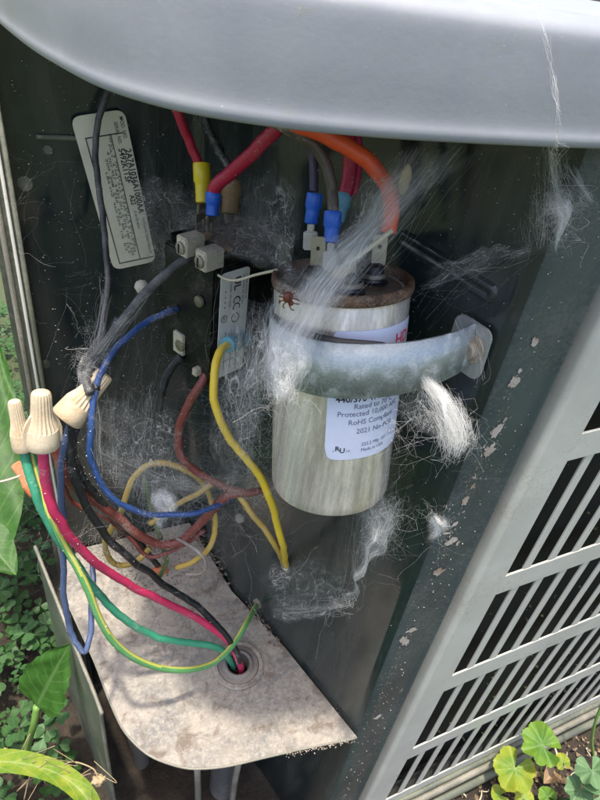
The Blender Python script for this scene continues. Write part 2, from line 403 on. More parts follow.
def leaf_mat(name, c1, c2, vein, nv=7):
    m, nt, p = new_mat(name)
    uv = nt.nodes.new('ShaderNodeUVMap'); sp = nt.nodes.new('ShaderNodeSeparateXYZ'); nt.links.new(uv.outputs[0], sp.inputs[0])
    ab = nt.nodes.new('ShaderNodeMath'); ab.operation = 'ABSOLUTE'; nt.links.new(sp.outputs[0], ab.inputs[0])
    sw = nt.nodes.new('ShaderNodeMath'); sw.operation = 'MULTIPLY_ADD'; nt.links.new(ab.outputs[0], sw.inputs[0]); sw.inputs[1].default_value = -.55; nt.links.new(sp.outputs[1], sw.inputs[2])
    mu = nt.nodes.new('ShaderNodeMath'); mu.operation = 'MULTIPLY'; mu.inputs[1].default_value = nv; nt.links.new(sw.outputs[0], mu.inputs[0])
    fr = nt.nodes.new('ShaderNodeMath'); fr.operation = 'PINGPONG'; fr.inputs[1].default_value = .5; nt.links.new(mu.outputs[0], fr.inputs[0])
    lat = ramp(nt, fr.outputs[0], [(0, 1.0), (.07, 0.0)]); mid = ramp(nt, ab.outputs[0], [(.015, 1.0), (.05, 0.0)])
    mx = nt.nodes.new('ShaderNodeMath'); mx.operation = 'MAXIMUM'; nt.links.new(lat.outputs[0], mx.inputs[0]); nt.links.new(mid.outputs[0], mx.inputs[1])
    v = coords(nt); n = noi(nt, v, 70, 6, .7)
    col = mixc(nt, ramp(nt, n, [(.36, 0.0), (.64, 1.0)]).outputs[0], c1, c2)
    f = nt.nodes.new('ShaderNodeMath'); f.operation = 'MULTIPLY'; f.inputs[1].default_value = .55; nt.links.new(mx.outputs[0], f.inputs[0])
    col = mixc(nt, f.outputs[0], col, vein)
    nt.links.new(col, p.inputs['Base Color']); p.inputs['Roughness'].default_value = .5; p.inputs['Specular IOR Level'].default_value = .3
    ad = nt.nodes.new('ShaderNodeMath'); ad.operation = 'MULTIPLY_ADD'; nt.links.new(noi(nt, v, 260, 4, .6), ad.inputs[0]); ad.inputs[1].default_value = -.8; nt.links.new(mx.outputs[0], ad.inputs[2])
    bump(nt, p, ad.outputs[0], -.6, .001)
    out = nt.nodes['Material Output']; t = nt.nodes.new('ShaderNodeBsdfTranslucent')
    hs = nt.nodes.new('ShaderNodeHueSaturation'); hs.inputs['Value'].default_value = 1.25; hs.inputs['Hue'].default_value = .48; nt.links.new(col, hs.inputs['Color']); nt.links.new(hs.outputs[0], t.inputs[0])
    b = nt.nodes.new('ShaderNodeMixShader'); b.inputs[0].default_value = .25; nt.links.new(p.outputs[0], b.inputs[1]); nt.links.new(t.outputs[0], b.inputs[2]); nt.links.new(b.outputs[0], out.inputs[0])
    return m
LEAF = leaf_mat('leaf_green', (.028, .090, .012), (.05, .14, .02), (.13, .22, .07))
LEAFY = leaf_mat('leaf_yellow_green', (.11, .22, .02), (.27, .31, .03), (.34, .38, .15), 5)
LEAFG = leaf_mat('leaf_fresh_green', (.07, .18, .022), (.13, .25, .035), (.22, .34, .1), 4)
LEAFP = leaf_mat('leaf_pale_green', (.08, .18, .07), (.14, .26, .12), (.25, .36, .2), 5)
CLOV = leaf_mat('clover_green', (.03, .085, .02), (.055, .13, .035), (.12, .2, .09), 3)
CLOVP = leaf_mat('clover_pale', (.10, .19, .08), (.14, .25, .11), (.2, .3, .17), 3)
STEM = dusty('plant_stem', (.14, .26, .05), .5, 0, (.25, .3, .12), .5, .75, 120)
DRYLEAF = leaf_mat('dry_leaf', (.30, .19, .10), (.42, .28, .16), (.5, .38, .25), 6)
def soil_mat():
    m, nt, p = new_mat('soil'); v = coords(nt)
    n = noi(nt, v, 40, 8, .75); n2 = noi(nt, v, 260, 5, .7); g = noi(nt, v, 1.3, 5, .7)
    c = mixc(nt, ramp(nt, n, [(.35, 0.0), (.65, 1.0)]).outputs[0], (.022, .017, .012), (.085, .062, .042))
    tc = nt.nodes.new('ShaderNodeTexCoord'); ln = nt.nodes.new('ShaderNodeVectorMath'); ln.operation = 'LENGTH'; nt.links.new(tc.outputs['Object'], ln.inputs[0])
    far = ramp(nt, ln.outputs['Value'], [(0, 0.0), (1, 1.0)]); far.color_ramp.elements[0].position = .55; far.color_ramp.elements[1].position = 1.0
    gcol = mixc(nt, g, (.06, .08, .03), (.11, .13, .06))
    nt.links.new(mixc(nt, far.outputs[0], c, gcol), p.inputs['Base Color']); p.inputs['Roughness'].default_value = .95
    ad = nt.nodes.new('ShaderNodeMath'); ad.operation = 'ADD'; nt.links.new(n, ad.inputs[0]); nt.links.new(n2, ad.inputs[1])
    bump(nt, p, ad.outputs[0], .9, .006)
    return m
SOIL = soil_mat()

# ------------------------------------------------------------------ text printed on surfaces
def text_pts(s, size, bold=False, align='LEFT'):
    """flat text geometry as (verts, faces) in its own x-y plane"""
    cu = bpy.data.curves.new('t', 'FONT'); cu.body = s; cu.size = size; cu.align_x = align
    cu.resolution_u = 2; cu.offset = size * (.022 if bold else .003)
    ob = bpy.data.objects.new('t', cu); C.objects.link(ob)
    dg = bpy.context.evaluated_depsgraph_get()
    me = bpy.data.meshes.new_from_object(ob.evaluated_get(dg))
    v = [tuple(q.co) for q in me.vertices]; f = [tuple(q.vertices) for q in me.polygons]
    bpy.data.objects.remove(ob); bpy.data.curves.remove(cu); bpy.data.meshes.remove(me)
    return v, f
def print_on(name, items, fn, m, parent):
    """items: (text, x, y, size, bold); fn maps (x, y) on the label to a world point"""
    V = []; Fc = []
    for it in items:
        if it[0] == 'RECT':
            _, x0, y0, x1, y1 = it; n = len(V)
            V += [fn(x0, y0), fn(x1, y0), fn(x1, y1), fn(x0, y1)]; Fc.append((n, n + 1, n + 2, n + 3)); continue
        if it[0] == 'RING':
            _, cx, cy, r0, r1 = it[:5]; a0, a1 = it[5:] if len(it) > 5 else (0, 360); n = len(V); S = 24
            for k in range(S + 1):
                a = math.radians(a0 + (a1 - a0) * k / S)
                V.append(fn(cx + r0 * math.cos(a), cy + r0 * math.sin(a))); V.append(fn(cx + r1 * math.cos(a), cy + r1 * math.sin(a)))
            Fc += [(n + 2 * k, n + 2 * k + 1, n + 2 * k + 3, n + 2 * k + 2) for k in range(S)]; continue
        if it[0] == 'FIT':     # text stretched to run exactly from x0 to x1
            _, s, x0, x1, y, size, bold = it; v, f = text_pts(s, size, bold); n = len(V); k = (x1 - x0) / max(q[0] for q in v)
            V += [fn(x0 + a * k, y + b) for a, b, _ in v]; Fc += [tuple(n + i for i in q) for q in f]; continue
        s, x, y, size, bold = it; v, f = text_pts(s, size, bold); n = len(V)
        V += [fn(x + a, y + b) for a, b, _ in v]; Fc += [tuple(n + i for i in q) for q in f]
    return obj(name, V, Fc, m, parent)

# ================================================================== SETTING
# soil
bm = bmesh.new()
N = 90; ext = 1.4
grid = {}
for i in range(N + 1):
    for j in range(N + 1):
        x = .2 + ext * (2 * i / N - 1); y = .25 + ext * (2 * j / N - 1)
        e = min(1, (1 - max(abs(2 * i / N - 1), abs(2 * j / N - 1))) * 5)
        z = e * (.012 * noise.noise(Vector((x * 9, y * 9, 1))) + .006 * noise.noise(Vector((x * 40, y * 40, 5))) - .004)
        grid[i, j] = bm.verts.new((x, y, z))
for i in range(N):
    for j in range(N):
        bm.faces.new((grid[i, j], grid[i + 1, j], grid[i + 1, j + 1], grid[i, j + 1]))
# carry the same sheet on to the horizon
lo = .2 - ext, .25 - ext; hi = .2 + ext, .25 + ext
ring = [grid[i, 0] for i in range(N + 1)] + [grid[N, j] for j in range(1, N + 1)] + [grid[i, N] for i in range(N - 1, -1, -1)] + [grid[0, j] for j in range(N - 1, 0, -1)]
prev = ring
for s in (3, 10, 100):
    cur = [bm.verts.new((.2 + (v.co.x - .2) / (1.4) * 1.4 * s / (1 if prev is ring else 1) if prev is ring else .2 + (r.co.x - .2) * s, .25 + (r.co.y - .25) * s, 0)) for v, r in zip(prev, ring)]
    for k in range(len(ring)):
        bm.faces.new((prev[k], prev[(k + 1) % len(ring)], cur[(k + 1) % len(ring)], cur[k]))
    prev = cur
bmesh.ops.recalc_face_normals(bm, faces=bm.faces)
g = bobj('ground', bm, SOIL, None, True); g['kind'] = 'structure'

# ================================================================== THE UNIT
H0, H1 = -.735, -.030      # wall foot and top, relative to the eye
unit = thing('air_conditioner_unit', 'outdoor air conditioner with dark green panels, grey lid and louvers, corner cover removed', 'air conditioner')
# plan of the compartment (x, y)
PLAN = [(.196, .1575), (.184, .156), (.1815, .160), (.160, .239), (.135, .307), (.125, .392), (.117, .402), (-.004, .402)]
def wall_strip(name, plan, z0, z1, th, m, parent, nz=1):
    """bent sheet metal: plan polyline thickened to the left side"""
    P = [Vector((*p, 0)) for p in plan]; off = []
    for i in range(len(P)):
        a = P[max(0, i - 1)]; b = P[min(len(P) - 1, i + 1)]; t = (b - a).normalized(); off.append(Vector((t.y, -t.x, 0)) * th)
    V = []; 
    for q in [P, [p + o for p, o in zip(P, off)]]:
        for p in q:
            V.append(W(p.x, p.y, z0)); V.append(W(p.x, p.y, z1))
    n = len(P); Fc = []
    for i in range(n - 1):
        a = 2 * i; b = a + 2 * n
        Fc += [(a, a + 2, a + 3, a + 1), (b, b + 1, b + 3, b + 2), (a + 1, a + 3, b + 3, b + 1), (a, b, b + 2, a + 2)]
    Fc += [(0, 1, 2 * n + 1, 2 * n), (2 * n - 2, 4 * n - 2, 4 * n - 1, 2 * n - 1)]
    bm = bmesh.new(); vs = [bm.verts.new(v) for v in V]
    for f in Fc: bm.faces.new([vs[i] for i in f])
    bmesh.ops.recalc_face_normals(bm, faces=bm.faces)
    return bobj(name, bm, m, parent)
def smooth_plan(pl, r=.006, n=5):
    out = [pl[0]]
    for a, b, c in zip(pl, pl[1:], pl[2:]):
        a, b, c = Vector(a), Vector(b), Vector(c)
        rr = min(r, (a - b).length * .45, (c - b).length * .45)
        p, q = b + (a - b).normalized() * rr, b + (c - b).normalized() * rr
        for k in range(n + 1):
            t = k / n; out.append(tuple((1 - t) ** 2 * p + 2 * t * (1 - t) * b + t * t * q))
    out.append(pl[-1]); return out
wr = wall_strip('side_wall', smooth_plan(PLAN[1:5], .005), H0, H1, .0015, ENAMEL, unit)
wb = wall_strip('back_wall', smooth_plan(PLAN[4:], .006), H0, H1, .0015, ENAMEL, unit)
for o in (wr, wb):
    o.data.polygons.foreach_set('use_smooth', [True] * len(o.data.polygons)); o.data.set_sharp_from_angle(angle=math.radians(50))
# corner post: rounded ridge, flat face, rolled right edge
post_plan = smooth_plan([(.186, .168), (.1835, .1565), (.1885, .1535), (.2125, .1535), (.2160, .1510), (.2190, .1525), (.2195, .170)], .0028, 5)
po = wall_strip('corner_post', post_plan, H0, H1 + .0, -.0012, POST, unit)
po.data.polygons.foreach_set('use_smooth', [True] * len(po.data.polygons)); po.data.set_sharp_from_angle(angle=math.radians(50))
# pressed groove in the side wall
def wall_pt(px, py, off=0.0):
    """unproject onto the side wall's front plane"""
    a = Vector((.1815, .160, 0)); b = Vector((.160, .239, 0)); t = (b - a).normalized(); n = Vector((-t.y, t.x, 0))
    if n.x > 0: n = -n
    p = on_plane(px, py, W(a.x, a.y, 0), n)
    return p + n * off, n
for (a, b, rr) in (((405, 240), (488, 292), .0048),):
    p, n = wall_pt(*a); q, n = wall_pt(*b); ax = (q - p).normalized(); side = n.cross(ax)
    bm = bmesh.new(); rings = []
    prof = [(1.0, 0), (.86, .45), (.55, .75), (.25, .5), (0.05, .35)]
    L = (q - p).length
    for (s, hh) in prof:
        vs = []
        for k in range(24):
            an = 2 * math.pi * k / 24; c = p if math.cos(an) < 0 else q
            vs.append(bm.verts.new(c + ax * rr * s * math.cos(an) + side * rr * s * math.sin(an) + n * (hh * .0022 + .0001)))
        rings.append(vs)
    for r0, r1 in zip(rings, rings[1:]):
        for k in range(24): bm.faces.new((r0[k], r0[(k + 1) % 24], r1[(k + 1) % 24], r1[k]))
    bm.faces.new(rings[-1]); bmesh.ops.recalc_face_normals(bm, faces=bm.faces)
    bobj('pressed_rib', bm, ENAMEL, unit, True)
# slot, knock-out discs and raised line on the back wall
def back_pt(px, py, off=.0): return on_y(px, py, .402 - off)
for (x0, x1, yy) in ((36, 84, 137),):
    P = [back_pt(x0 + (x1 - x0) * k / 8, yy + 1.5 * k / 8, .0012) for k in range(9)]
    tube('pressed_line', P, .0016, OLDALU, unit, 8)
for (x, y, r) in ((25, 184, .0048), (45, 364, .0040), (48, 150, .003)):
    lathe('knockout', [(r, 0), (r * .9, .0006), (r * .8, .0007), (r * .7, .0002), (.0, .0003)], frame(back_pt(x, y, .0002), (0, -1, 0)), OLDALU, unit, 24)
# left post strips (seen edge-on)
box('rear_post', W(-.0085, .392, H0), (.0115, 0, 0), (0, .012, 0), (0, 0, H1 - H0), OLDALU, unit, .0015)
for (x_, y_, r_, m_) in ((-.0068, .3915, .0016, EDGEM), (-.0015, .391, .0011, SILVER), (.0022, .392, .0018, OLDALU)):
    tube('post_seam', [W(x_, y_, H0 + .01), W(x_ + .0004, y_, -.55), W(x_ - .0003, y_, -.3), W(x_, y_, H1)], r_, m_, unit, 8)
box('rear_panel', W(-.0125, .41, H0), (.0035, 0, 0), (0, .35, 0), (0, 0, H1 - H0), OLDALU, unit)
# shelf
sh = [(357, 737), (345, 740), (330, 743), (300, 749), (265, 757), (235, 764), (212, 767.5), (190, 768), (170, 763.5), (150, 755), (134, 742), (122, 727), (112, 706), (104, 686), (95, 662), (84, 638), (72, 612), (60, 588)]
SZ = -.477
out = [on_z(*p, SZ) for p in sh] + [W(-.004, .398, SZ), W(.117, .398, SZ), W(.132, .307, SZ), W(.157, .239, SZ)]
hc = on_z(238, 666, SZ)
hole = [hc + Vector((math.cos(a), math.sin(a), 0)) * .0098 for a in np.linspace(0, 2 * math.pi, 32, endpoint=False)]
shelf = plate('shelf', out, (0, 0, -1), .0016, SHELF, unit, holes=[hole])
lip = [p + Vector((0, 0, -.0008)) for p in out[:18]]
tube('shelf_lip', spline(lip, 4), .0010, EDGEM, unit, 8)
# hub ring of the conduit entry
lathe('conduit_bushing', [(.0092, -.012), (.0092, .0040), (.0108, .0052), (.0128, .004), (.0135, .0025), (.0165, .0022), (.0172, .0005)], frame(hc, (0, 0, 1)), dusty('bushing_zinc', (.16, .15, .14), .6, .3, (.28, .24, .2), .42, .62, 300, .8), unit, 40, caps=False)
lathe('lock_ring', [(.0172, 0), (.0205, .0008), (.0212, .0018), (.020, .0026), (.0172, .0024)], frame(hc + Vector((0, 0, .0002)), (0, 0, 1)), SHELF, unit, 28, caps=False)
# lid: profile swept round the corner
edge = [(0.001, .85), (.001, .60), (.0015, .45), (.004, .36), (.008, .307), (.015, .252), (.0215, .219), (.029, .192), (.039, .1745), (.052, .1625), (.073, .1525), (.100, .1465), (.135, .1428), (.171, .141), (.25, .140), (.40, .140), (.85, .140)]
E2 = spline([(x, y, 0) for x, y in edge], 6)[:, :2]
prof = [(-.012, -.031), (-.007, -.0345), (-.003, -.0368), (0, -.0375), (.0018, -.0370), (.0025, -.0358), (.0025, -.0344), (.0021, -.0328), (.0019, -.0300), (.0019, -.022), (.0016, -.014), (.0013, -.0098), (.0007, -.0078), (-.0008, -.0062), (-.0030, -.0054), (-.0065, -.0046), (-.0100, -.0044), (-.0125, -.0050), (-.0150, -.0050), (-.019, -.0040), (-.035, -.0034)]
prof = [tuple(p) for p in spline([(a, b, 0) for a, b in prof], 3)[:, :2]]
T = np.gradient(E2, axis=0); T /= np.linalg.norm(T, axis=1)[:, None]; Nn = np.stack([T[:, 1], -T[:, 0]], 1)
# outward = away from the unit's centre
Nn = np.where(((E2 - np.array([.5, .6])) * Nn).sum(1)[:, None] < 0, -Nn, Nn)
V = []; Fc = []; n = len(prof)
for e, nn in zip(E2, Nn):
    for (a, z) in prof: V.append(W(e[0] + nn[0] * a, e[1] + nn[1] * a, z))
for i in range(len(E2) - 1):
    for k in range(n - 1): Fc.append((i * n + k, (i + 1) * n + k, (i + 1) * n + k + 1, i * n + k + 1))
base = len(V)
V += [W(.85, .85, -.0035)]
top = [i * n + n - 1 for i in range(len(E2))]
for i in range(len(top) - 1): Fc.append((top[i], top[i + 1], base))
V += [W(.85, .85, -.031)]
bot = [i * n for i in range(len(E2))]
for i in range(len(bot) - 1): Fc.append((bot[i + 1], bot[i], base + 1))
bm = bmesh.new(); vs = [bm.verts.new(v) for v in V]
for f in Fc: bm.faces.new([vs[i] for i in f])
bmesh.ops.recalc_face_normals(bm, faces=bm.faces)
lid = bobj('lid', bm, LID, unit, True, 50)
lid['label'] = 'pale grey painted lid with rolled rim'
# grille panel with rows of tall slots
grille = bpy.data.objects.new('louver_grille', None); C.objects.link(grille); grille.parent = unit; grille['label'] = 'pale grey louver grille'
GY = .1494; GX0 = .224; PITCH = .0225; SLOT = .0158; GX1 = .80
rows = [(-.060, -.182), (-.2025, -.3035), (-.3245, -.4285), (-.4535, -.5555), (-.5785, -.6740)]
zs = [-.032] + [z for r in rows for z in r] + [-.692]
def bar(name, x0, x1, z0, z1, y=GY, th=.0014, m=SILVER, bev=.0006):
    return box(name, W(x0, y, z0), (x1 - x0, 0, 0), (0, th, 0), (0, 0, z1 - z0), m, grille, bev)
for k in range(0, len(zs), 2):
    bar('cross_rail', .2540, GX1, zs[k + 1], zs[k])
# left stile: rolled edge then flat
stile = smooth_plan([(.2256, .168), (.2258, .1505), (.2285, .1480), (.2360, .1488), (.2545, .1494)], .004, 6)
st = wall_strip('stile', stile, -.692, -.032, -.0012, SILVER, grille)
st.data.polygons.foreach_set('use_smooth', [True] * len(st.data.polygons)); st.data.set_sharp_from_angle(angle=math.radians(60))
slat_mesh = {}
for ri, (zt, zb) in enumerate(rows):
    x = .2540 + SLOT
    while x < .74:
        key = ri
        if key not in slat_mesh:
            bm = bmesh.new(); w_ = PITCH - SLOT
            # a slat is a shallow channel turned inwards along its right edge
            sec = [(0, .0004), (.0006, 0), (w_ - .0006, 0), (w_, .0008), (w_ + .001, .004), (w_ - .0002, .004), (w_ - .0009, .0014), (0, .0014)]
            lo_ = [bm.verts.new((a, b, zb - .0008)) for a, b in sec]; hi_ = [bm.verts.new((a, b, zt + .0008)) for a, b in sec]
            for k in range(len(sec)): bm.faces.new((lo_[k], lo_[(k + 1) % len(sec)], hi_[(k + 1) % len(sec)], hi_[k]))
            bm.faces.new(lo_[::-1]); bm.faces.new(hi_); bmesh.ops.recalc_face_normals(bm, faces=bm.faces)
            me = bpy.data.meshes.new('slat'); bm.to_mesh(me); bm.free(); slat_mesh[key] = me
        o = link('slat', slat_mesh[key], SILVER, grille, False)
        o.location = W(x, GY + .0004, 0); x += PITCH
# coil behind the louvers
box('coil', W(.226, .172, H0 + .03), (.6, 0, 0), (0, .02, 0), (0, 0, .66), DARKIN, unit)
# base pan rims under the grille
for (y, z, r, m_) in ((.1430, -.702, .0042, EDGEM), (.1475, -.694, .003, OLDALU), (.139, -.722, .0055, OLDALU)):
    tube('base_rim', [W(.20, y + .008, z - .002), W(.23, y + .002, z), W(.3, y, z), W(.5, y, z), W(.8, y, z)], r, m_, unit, 12)
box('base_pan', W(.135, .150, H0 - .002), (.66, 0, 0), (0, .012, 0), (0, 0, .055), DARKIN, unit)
# lower side plate, seen almost edge-on at the left
A = at(44, 588, .60); B = at(100, 708, .465)
dn = Vector((0, 0, -1))
A.z = B.z + .012
tq = (B - A).normalized(); nq = Vector((0, 0, 1)).cross(tq).normalized()
plate('side_plate', [A, B, B + dn * .24, A + dn * .25], nq, .0015, OLDALU, unit)
tube('plate_edge', spline([A, A + (B - A) * .35 + Vector((0, 0, .0005)), A + (B - A) * .7, B, B + dn * .03, B + dn * .24], 4), .0016, EDGEM, unit, 8)
# bare patches where the paint has flaked off the post's ridge
def chip(name, cx, cy, rx, ry, ang, plane_y, m, parent):
    rx *= .78; ry *= .74; P = []; n = 30; c0 = on_y(cx, cy, plane_y); sd = random.uniform(0, 99)
    for k in range(n):
        a = 2 * math.pi * k / n; q = 1 + .55 * noise.noise(Vector((math.cos(a) * 1.6, math.sin(a) * 1.6, sd))) + .22 * random.uniform(-1, 1)
        u = math.cos(a) * rx * q; v = math.sin(a) * ry * q
        P.append(on_y(cx + u * math.cos(ang) - v * math.sin(ang), cy + u * math.sin(ang) + v * math.cos(ang), plane_y - .00012))
    c = sum(P, Vector()) / n
    inner = [c.lerp(p, .7) + Vector((0, .00006, 0)) for p in P]
    V = P + inner + [c + Vector((0, .00006, 0))]
    Fc = [(i, (i + 1) % n, n + (i + 1) % n, n + i) for i in range(n)] + [(n + i, n + (i + 1) % n, 2 * n) for i in range(n)]
    return obj(name, V, Fc, m, parent)
for a_ in ((497, 431, 10, 5, -.9), (490, 450, 10, 5.5, -.8), (451, 541, 10, 3.2, -.5), (440, 571, 9, 3.6, -.5), (405, 641, 6.5, 6, -.9), (412, 630, 6, 2.2, -.4), (473, 486, 4, 2, -.9), (465, 501, 6, 3, -1.0), (535, 342, 6, 5, -1.1), (514, 382, 9, 4.5, -.9), (378, 717, 6, 2, -.5), (455, 524, 5, 2, -.7), (447, 533, 6, 1.6, -.2), (458, 543, 4, 2, -.9), (505, 420, 4, 1.6, -.9), (520, 371, 4, 2, -.9)):
    chip('bare_patch', *a_, .1536 if False else .1532, CHIP, unit)
FV = []; FF = []
for _ in range(260):
    t_ = random.random() ** .8; cx = 520 - 160 * t_ + random.gauss(0, 3.2); cy = 372 + 372 * t_ + random.gauss(0, 3)
    c = on_y(cx, cy, .15335); r_ = random.uniform(.0002, .0006)
    n0 = len(FV); m_ = random.randint(4, 6)
    for k in range(m_): a = 2 * math.pi * k / m_ + random.uniform(-.4, .4); FV.append(c + Vector((math.cos(a) * r_ * random.uniform(.4, 1.2), 0, math.sin(a) * r_ * random.uniform(.7, 2.2))))
    FF.append(tuple(range(n0, n0 + m_)))
fl = obj('paint_flakes', FV, FF, CHIP, unit); fl['kind'] = 'stuff'

# ================================================================== CAPACITOR
top_c = at(343, 277, .26)
vpd = Vector((-41, 1138, F)); axd = Vector(M @ np.array(vpd)).normalized()     # points down along the can
CU = Vector((0, 0, 0)); fwd = (Vector((0, 0, CAMZ)) - top_c)
fwd = (fwd - axd * fwd.dot(axd)).normalized()                                   # towards the viewer's side
rgt = fwd.cross(axd).normalized()
if rgt.dot(Vector((1, 0, 0))) < 0: rgt = -rgt
CANH = .1085; CR = .0300
def can(theta, t, r=CR):
    """theta degrees: 0 faces the photographer, + to the right; t metres down from the rim"""
    a = math.radians(theta)
    return top_c + axd * t + (fwd * math.cos(a) + rgt * math.sin(a)) * r
cap = thing('capacitor', 'round galvanised capacitor can with rusty rim and white label, strapped to the side wall', 'capacitor')
fr_up = (top_c, rgt, fwd, -axd)
CANM = can_mat(None)
body = lathe('can_body', [(.0006, -CANH - .0008), (.020, -CANH - .0008), (.0275, -CANH - .0002), (.0292, -CANH + .0008), (CR - .0001, -CANH + .003), (CR, -CANH + .006), (CR, -.05), (CR, -.006), (CR - .0006, -.0045), (CR - .0003, -.003)], fr_up, CANM, cap, 96)
lathe('can_rim', [(CR - .0003, -.0042), (CR + .0008, -.0036), (CR + .0013, -.0018), (CR + .0010, .0004), (CR, .0012), (CR - .0014, .0008), (CR - .002, -.001), (CR - .0022, -.0028)], fr_up, RUST, cap, 96, 80, caps=False)
lathe('can_top', [(CR - .0021, -.0034), (.022, -.0022), (.017, -.0026), (.010, -.0016), (.0003, -.0014)], fr_up, CAPTOP, cap, 64, 80)
# three terminals
def terminal(th, rad, spades, h=.013, cup=.0052):
    o = top_c - axd * -.0 + (fwd * math.cos(math.radians(th)) + rgt * math.sin(math.radians(th))) * rad
    f = frame(o + axd * .003, -axd, rgt)
    w_ = lathe('terminal_post', [(cup + .0016, 0), (cup + .0018, .0014), (cup + .0004, .0019), (cup, .0028), (cup * .93, .0085), (cup * .6, .0095), (0.0004, .0097)], f, CAPBLK, cap, 28, 35)
    lathe('washer', [(cup + .0002, .0030), (cup + .0008, .0035), (cup + .0007, .0050), (cup + .0001, .0054)], f, TIN, w_, 28, 35)
    for (du, dv, rot) in spades:
        c = o - axd * .0055 + rgt * du + fwd * dv
        a = math.radians(rot); e = rgt * math.cos(a) + fwd * math.sin(a); q = e.cross(axd).normalized()
        hs = -axd * h; hole_c = c + hs * .62
        ol = round_quad(c - e * .0031, c + e * .0031, c + e * .0031 + hs, c - e * .0031 + hs, .0012)
        hl = [hole_c + (e * math.cos(t) + (-axd) * math.sin(t)) * .0009 for t in np.linspace(0, 2 * math.pi, 12, endpoint=False)]
        plate('spade', ol, q, .0008, TIN, w_, holes=[hl])
    return o
t1 = terminal(-58, .0125, [(-.0005, .001, 12)])
t2 = terminal(12, .0140, [(-.001, .002, 5)], .010)
t3 = terminal(100, .0130, [(.0020, .001, -8)], .013)
# label: sits under and over the strap
LBL_T0, LBL_T1 = .0135, .0752
def lab(x, y, lift=.0003):
    """x metres round the can from the label's left edge, y metres up from its lower edge"""
    return can(math.degrees(x / CR) - 6, LBL_T1 - y, CR + lift)
V = []; Fc = []; nx, ny = 26, 10
wid = .0485; hei = LBL_T1 - LBL_T0; rad = .0045
for j in range(ny + 1):
    for i in range(nx + 1):
        u = i / nx * wid; v = j / ny * hei
        dx = max(0, rad - u, u - (wid - rad)); dy = max(0, rad - v, v - (hei - rad))
        if dx > 0 and dy > 0:
            q = math.hypot(dx, dy)
            if q > rad:
                s = rad / q; u = (rad - (rad - u) * s) if u < rad else (wid - rad + (u - wid + rad) * s); v = (rad - (rad - v) * s) if v < rad else (hei - rad + (v - hei + rad) * s)
        V.append(lab(u, v))
for j in range(ny):
    for i in range(nx): a = j * (nx + 1) + i; Fc.append((a, a + 1, a + nx + 2, a + nx + 1))
lb = obj('paper_label', V, Fc, CAPP, cap, True)
L2 = lambda x, y: lab(x, y, .00042)
print_on('printing', [('Rated to 70°C', .0115, .0258, .0036, False), ('Protected 10,000 AFC', .0045, .0222, .0036, False), ('RoHS Compliant', .0095, .0180, .0036, False), ('2021 No-PCB', .0135, .0134, .0036, False),
                      ('222.2 Mfg. 107', .0165, .0066, .0024, False), ('Made in USA', .0165, .0036, .0024, False), ('US', .0096, .0042, .0016, False), ('c', .0036, .0042, .0018, False),
                      ('RING', .034, .0085, .0013, .0015)], L2, INKB, lb)
print_on('rating', [('440/370 VAC', .0035, .0293, .0042, True)], L2, INK, lb)
print_on('approval_mark', [('R', .0046, .0048, .0034, True), ('U', .0066, .0038, .0036, True)], L2, INK, lb)
print_on('heading', [('HD', .0300, .0520, .0078, True)], L2, INKR, lb)

# strap
strap = thing('mounting_strap', 'galvanised metal strap holding the capacitor can, screwed to the wall by its ear', 'strap')
ear, wn_ = wall_pt(476, 346, .0022)
T0, T1 = .0160, .0402
tm = (T0 + T1) / 2
ST = []
for th in np.linspace(-150, 4, 34):
    bulge = .0012 + .0060 * max(0, math.cos(math.radians(min(0, th - 4)))) ** 2 if th > -86 else .0012
    ST.append(can(th, 0, CR + bulge) )
P = np.array([tuple(p - top_c) for p in ST])
earp = ear - top_c; et = earp.dot(axd); ear0 = earp - axd * et
# straight run from the can's right flank towards the ear
last = Vector(P[-1]); tdir = (Vector(P[-1]) - Vector(P[-2])).normalized(); gap = (ear0 - last).length
c1 = last + tdir * gap * .42; c2 = ear0 - (ear0 - c1).normalized() * gap * .25 + fwd * .004
run = [(1 - t) ** 3 * last + 3 * t * (1 - t) ** 2 * c1 + 3 * t * t * (1 - t) * c2 + t ** 3 * ear0 for t in np.linspace(.1, .97, 12)]
path = [Vector(p) for p in P] + run
pts = spline([tuple(p) for p in path], 3)
V = []; Fc = []; n = len(pts)
for i, p in enumerate(pts):
    s = max(0, (i / n - .74) / .26)
    p = Vector(p); tdown = (et - tm) * s * s * (3 - 2 * s) * .9
    a = top_c + p + axd * (T0 + tdown); b = top_c + p + axd * (T1 + tdown - .004 * s)
    V += [a, b]
Fc = [(2 * i, 2 * i + 2, 2 * i + 3, 2 * i + 1) for i in range(n - 1)]
so = obj('band', V, Fc, GALV, strap, True)
md = so.modifiers.new('th', 'SOLIDIFY'); md.thickness = .0013; md.offset = 0
# added dark strip above the band's front, imitating shade in the gap behind it
LV = []; LF = []
nl = int(n * .80)
for i in range(int(n * .34), nl):
    p = Vector(pts[i]); inn = -(p - axd * p.dot(axd)).normalized() * .0016
    q_ = (i - int(n * .34)) / (nl - 1 - int(n * .34)); hh_ = .0030 * math.sin(math.pi * q_) ** .5
    LV += [top_c + p + inn + axd * (T0 + .0006 - hh_), top_c + p + inn + axd * (T0 + .006)]
LF = [(2 * i, 2 * i + 2, 2 * i + 3, 2 * i + 1) for i in range(len(LV) // 2 - 1)]
lo_ = obj('liner', LV, LF, CAPBLK, strap, True)
md = lo_.modifiers.new('th', 'SOLIDIFY'); md.thickness = .0008; md.offset = 0
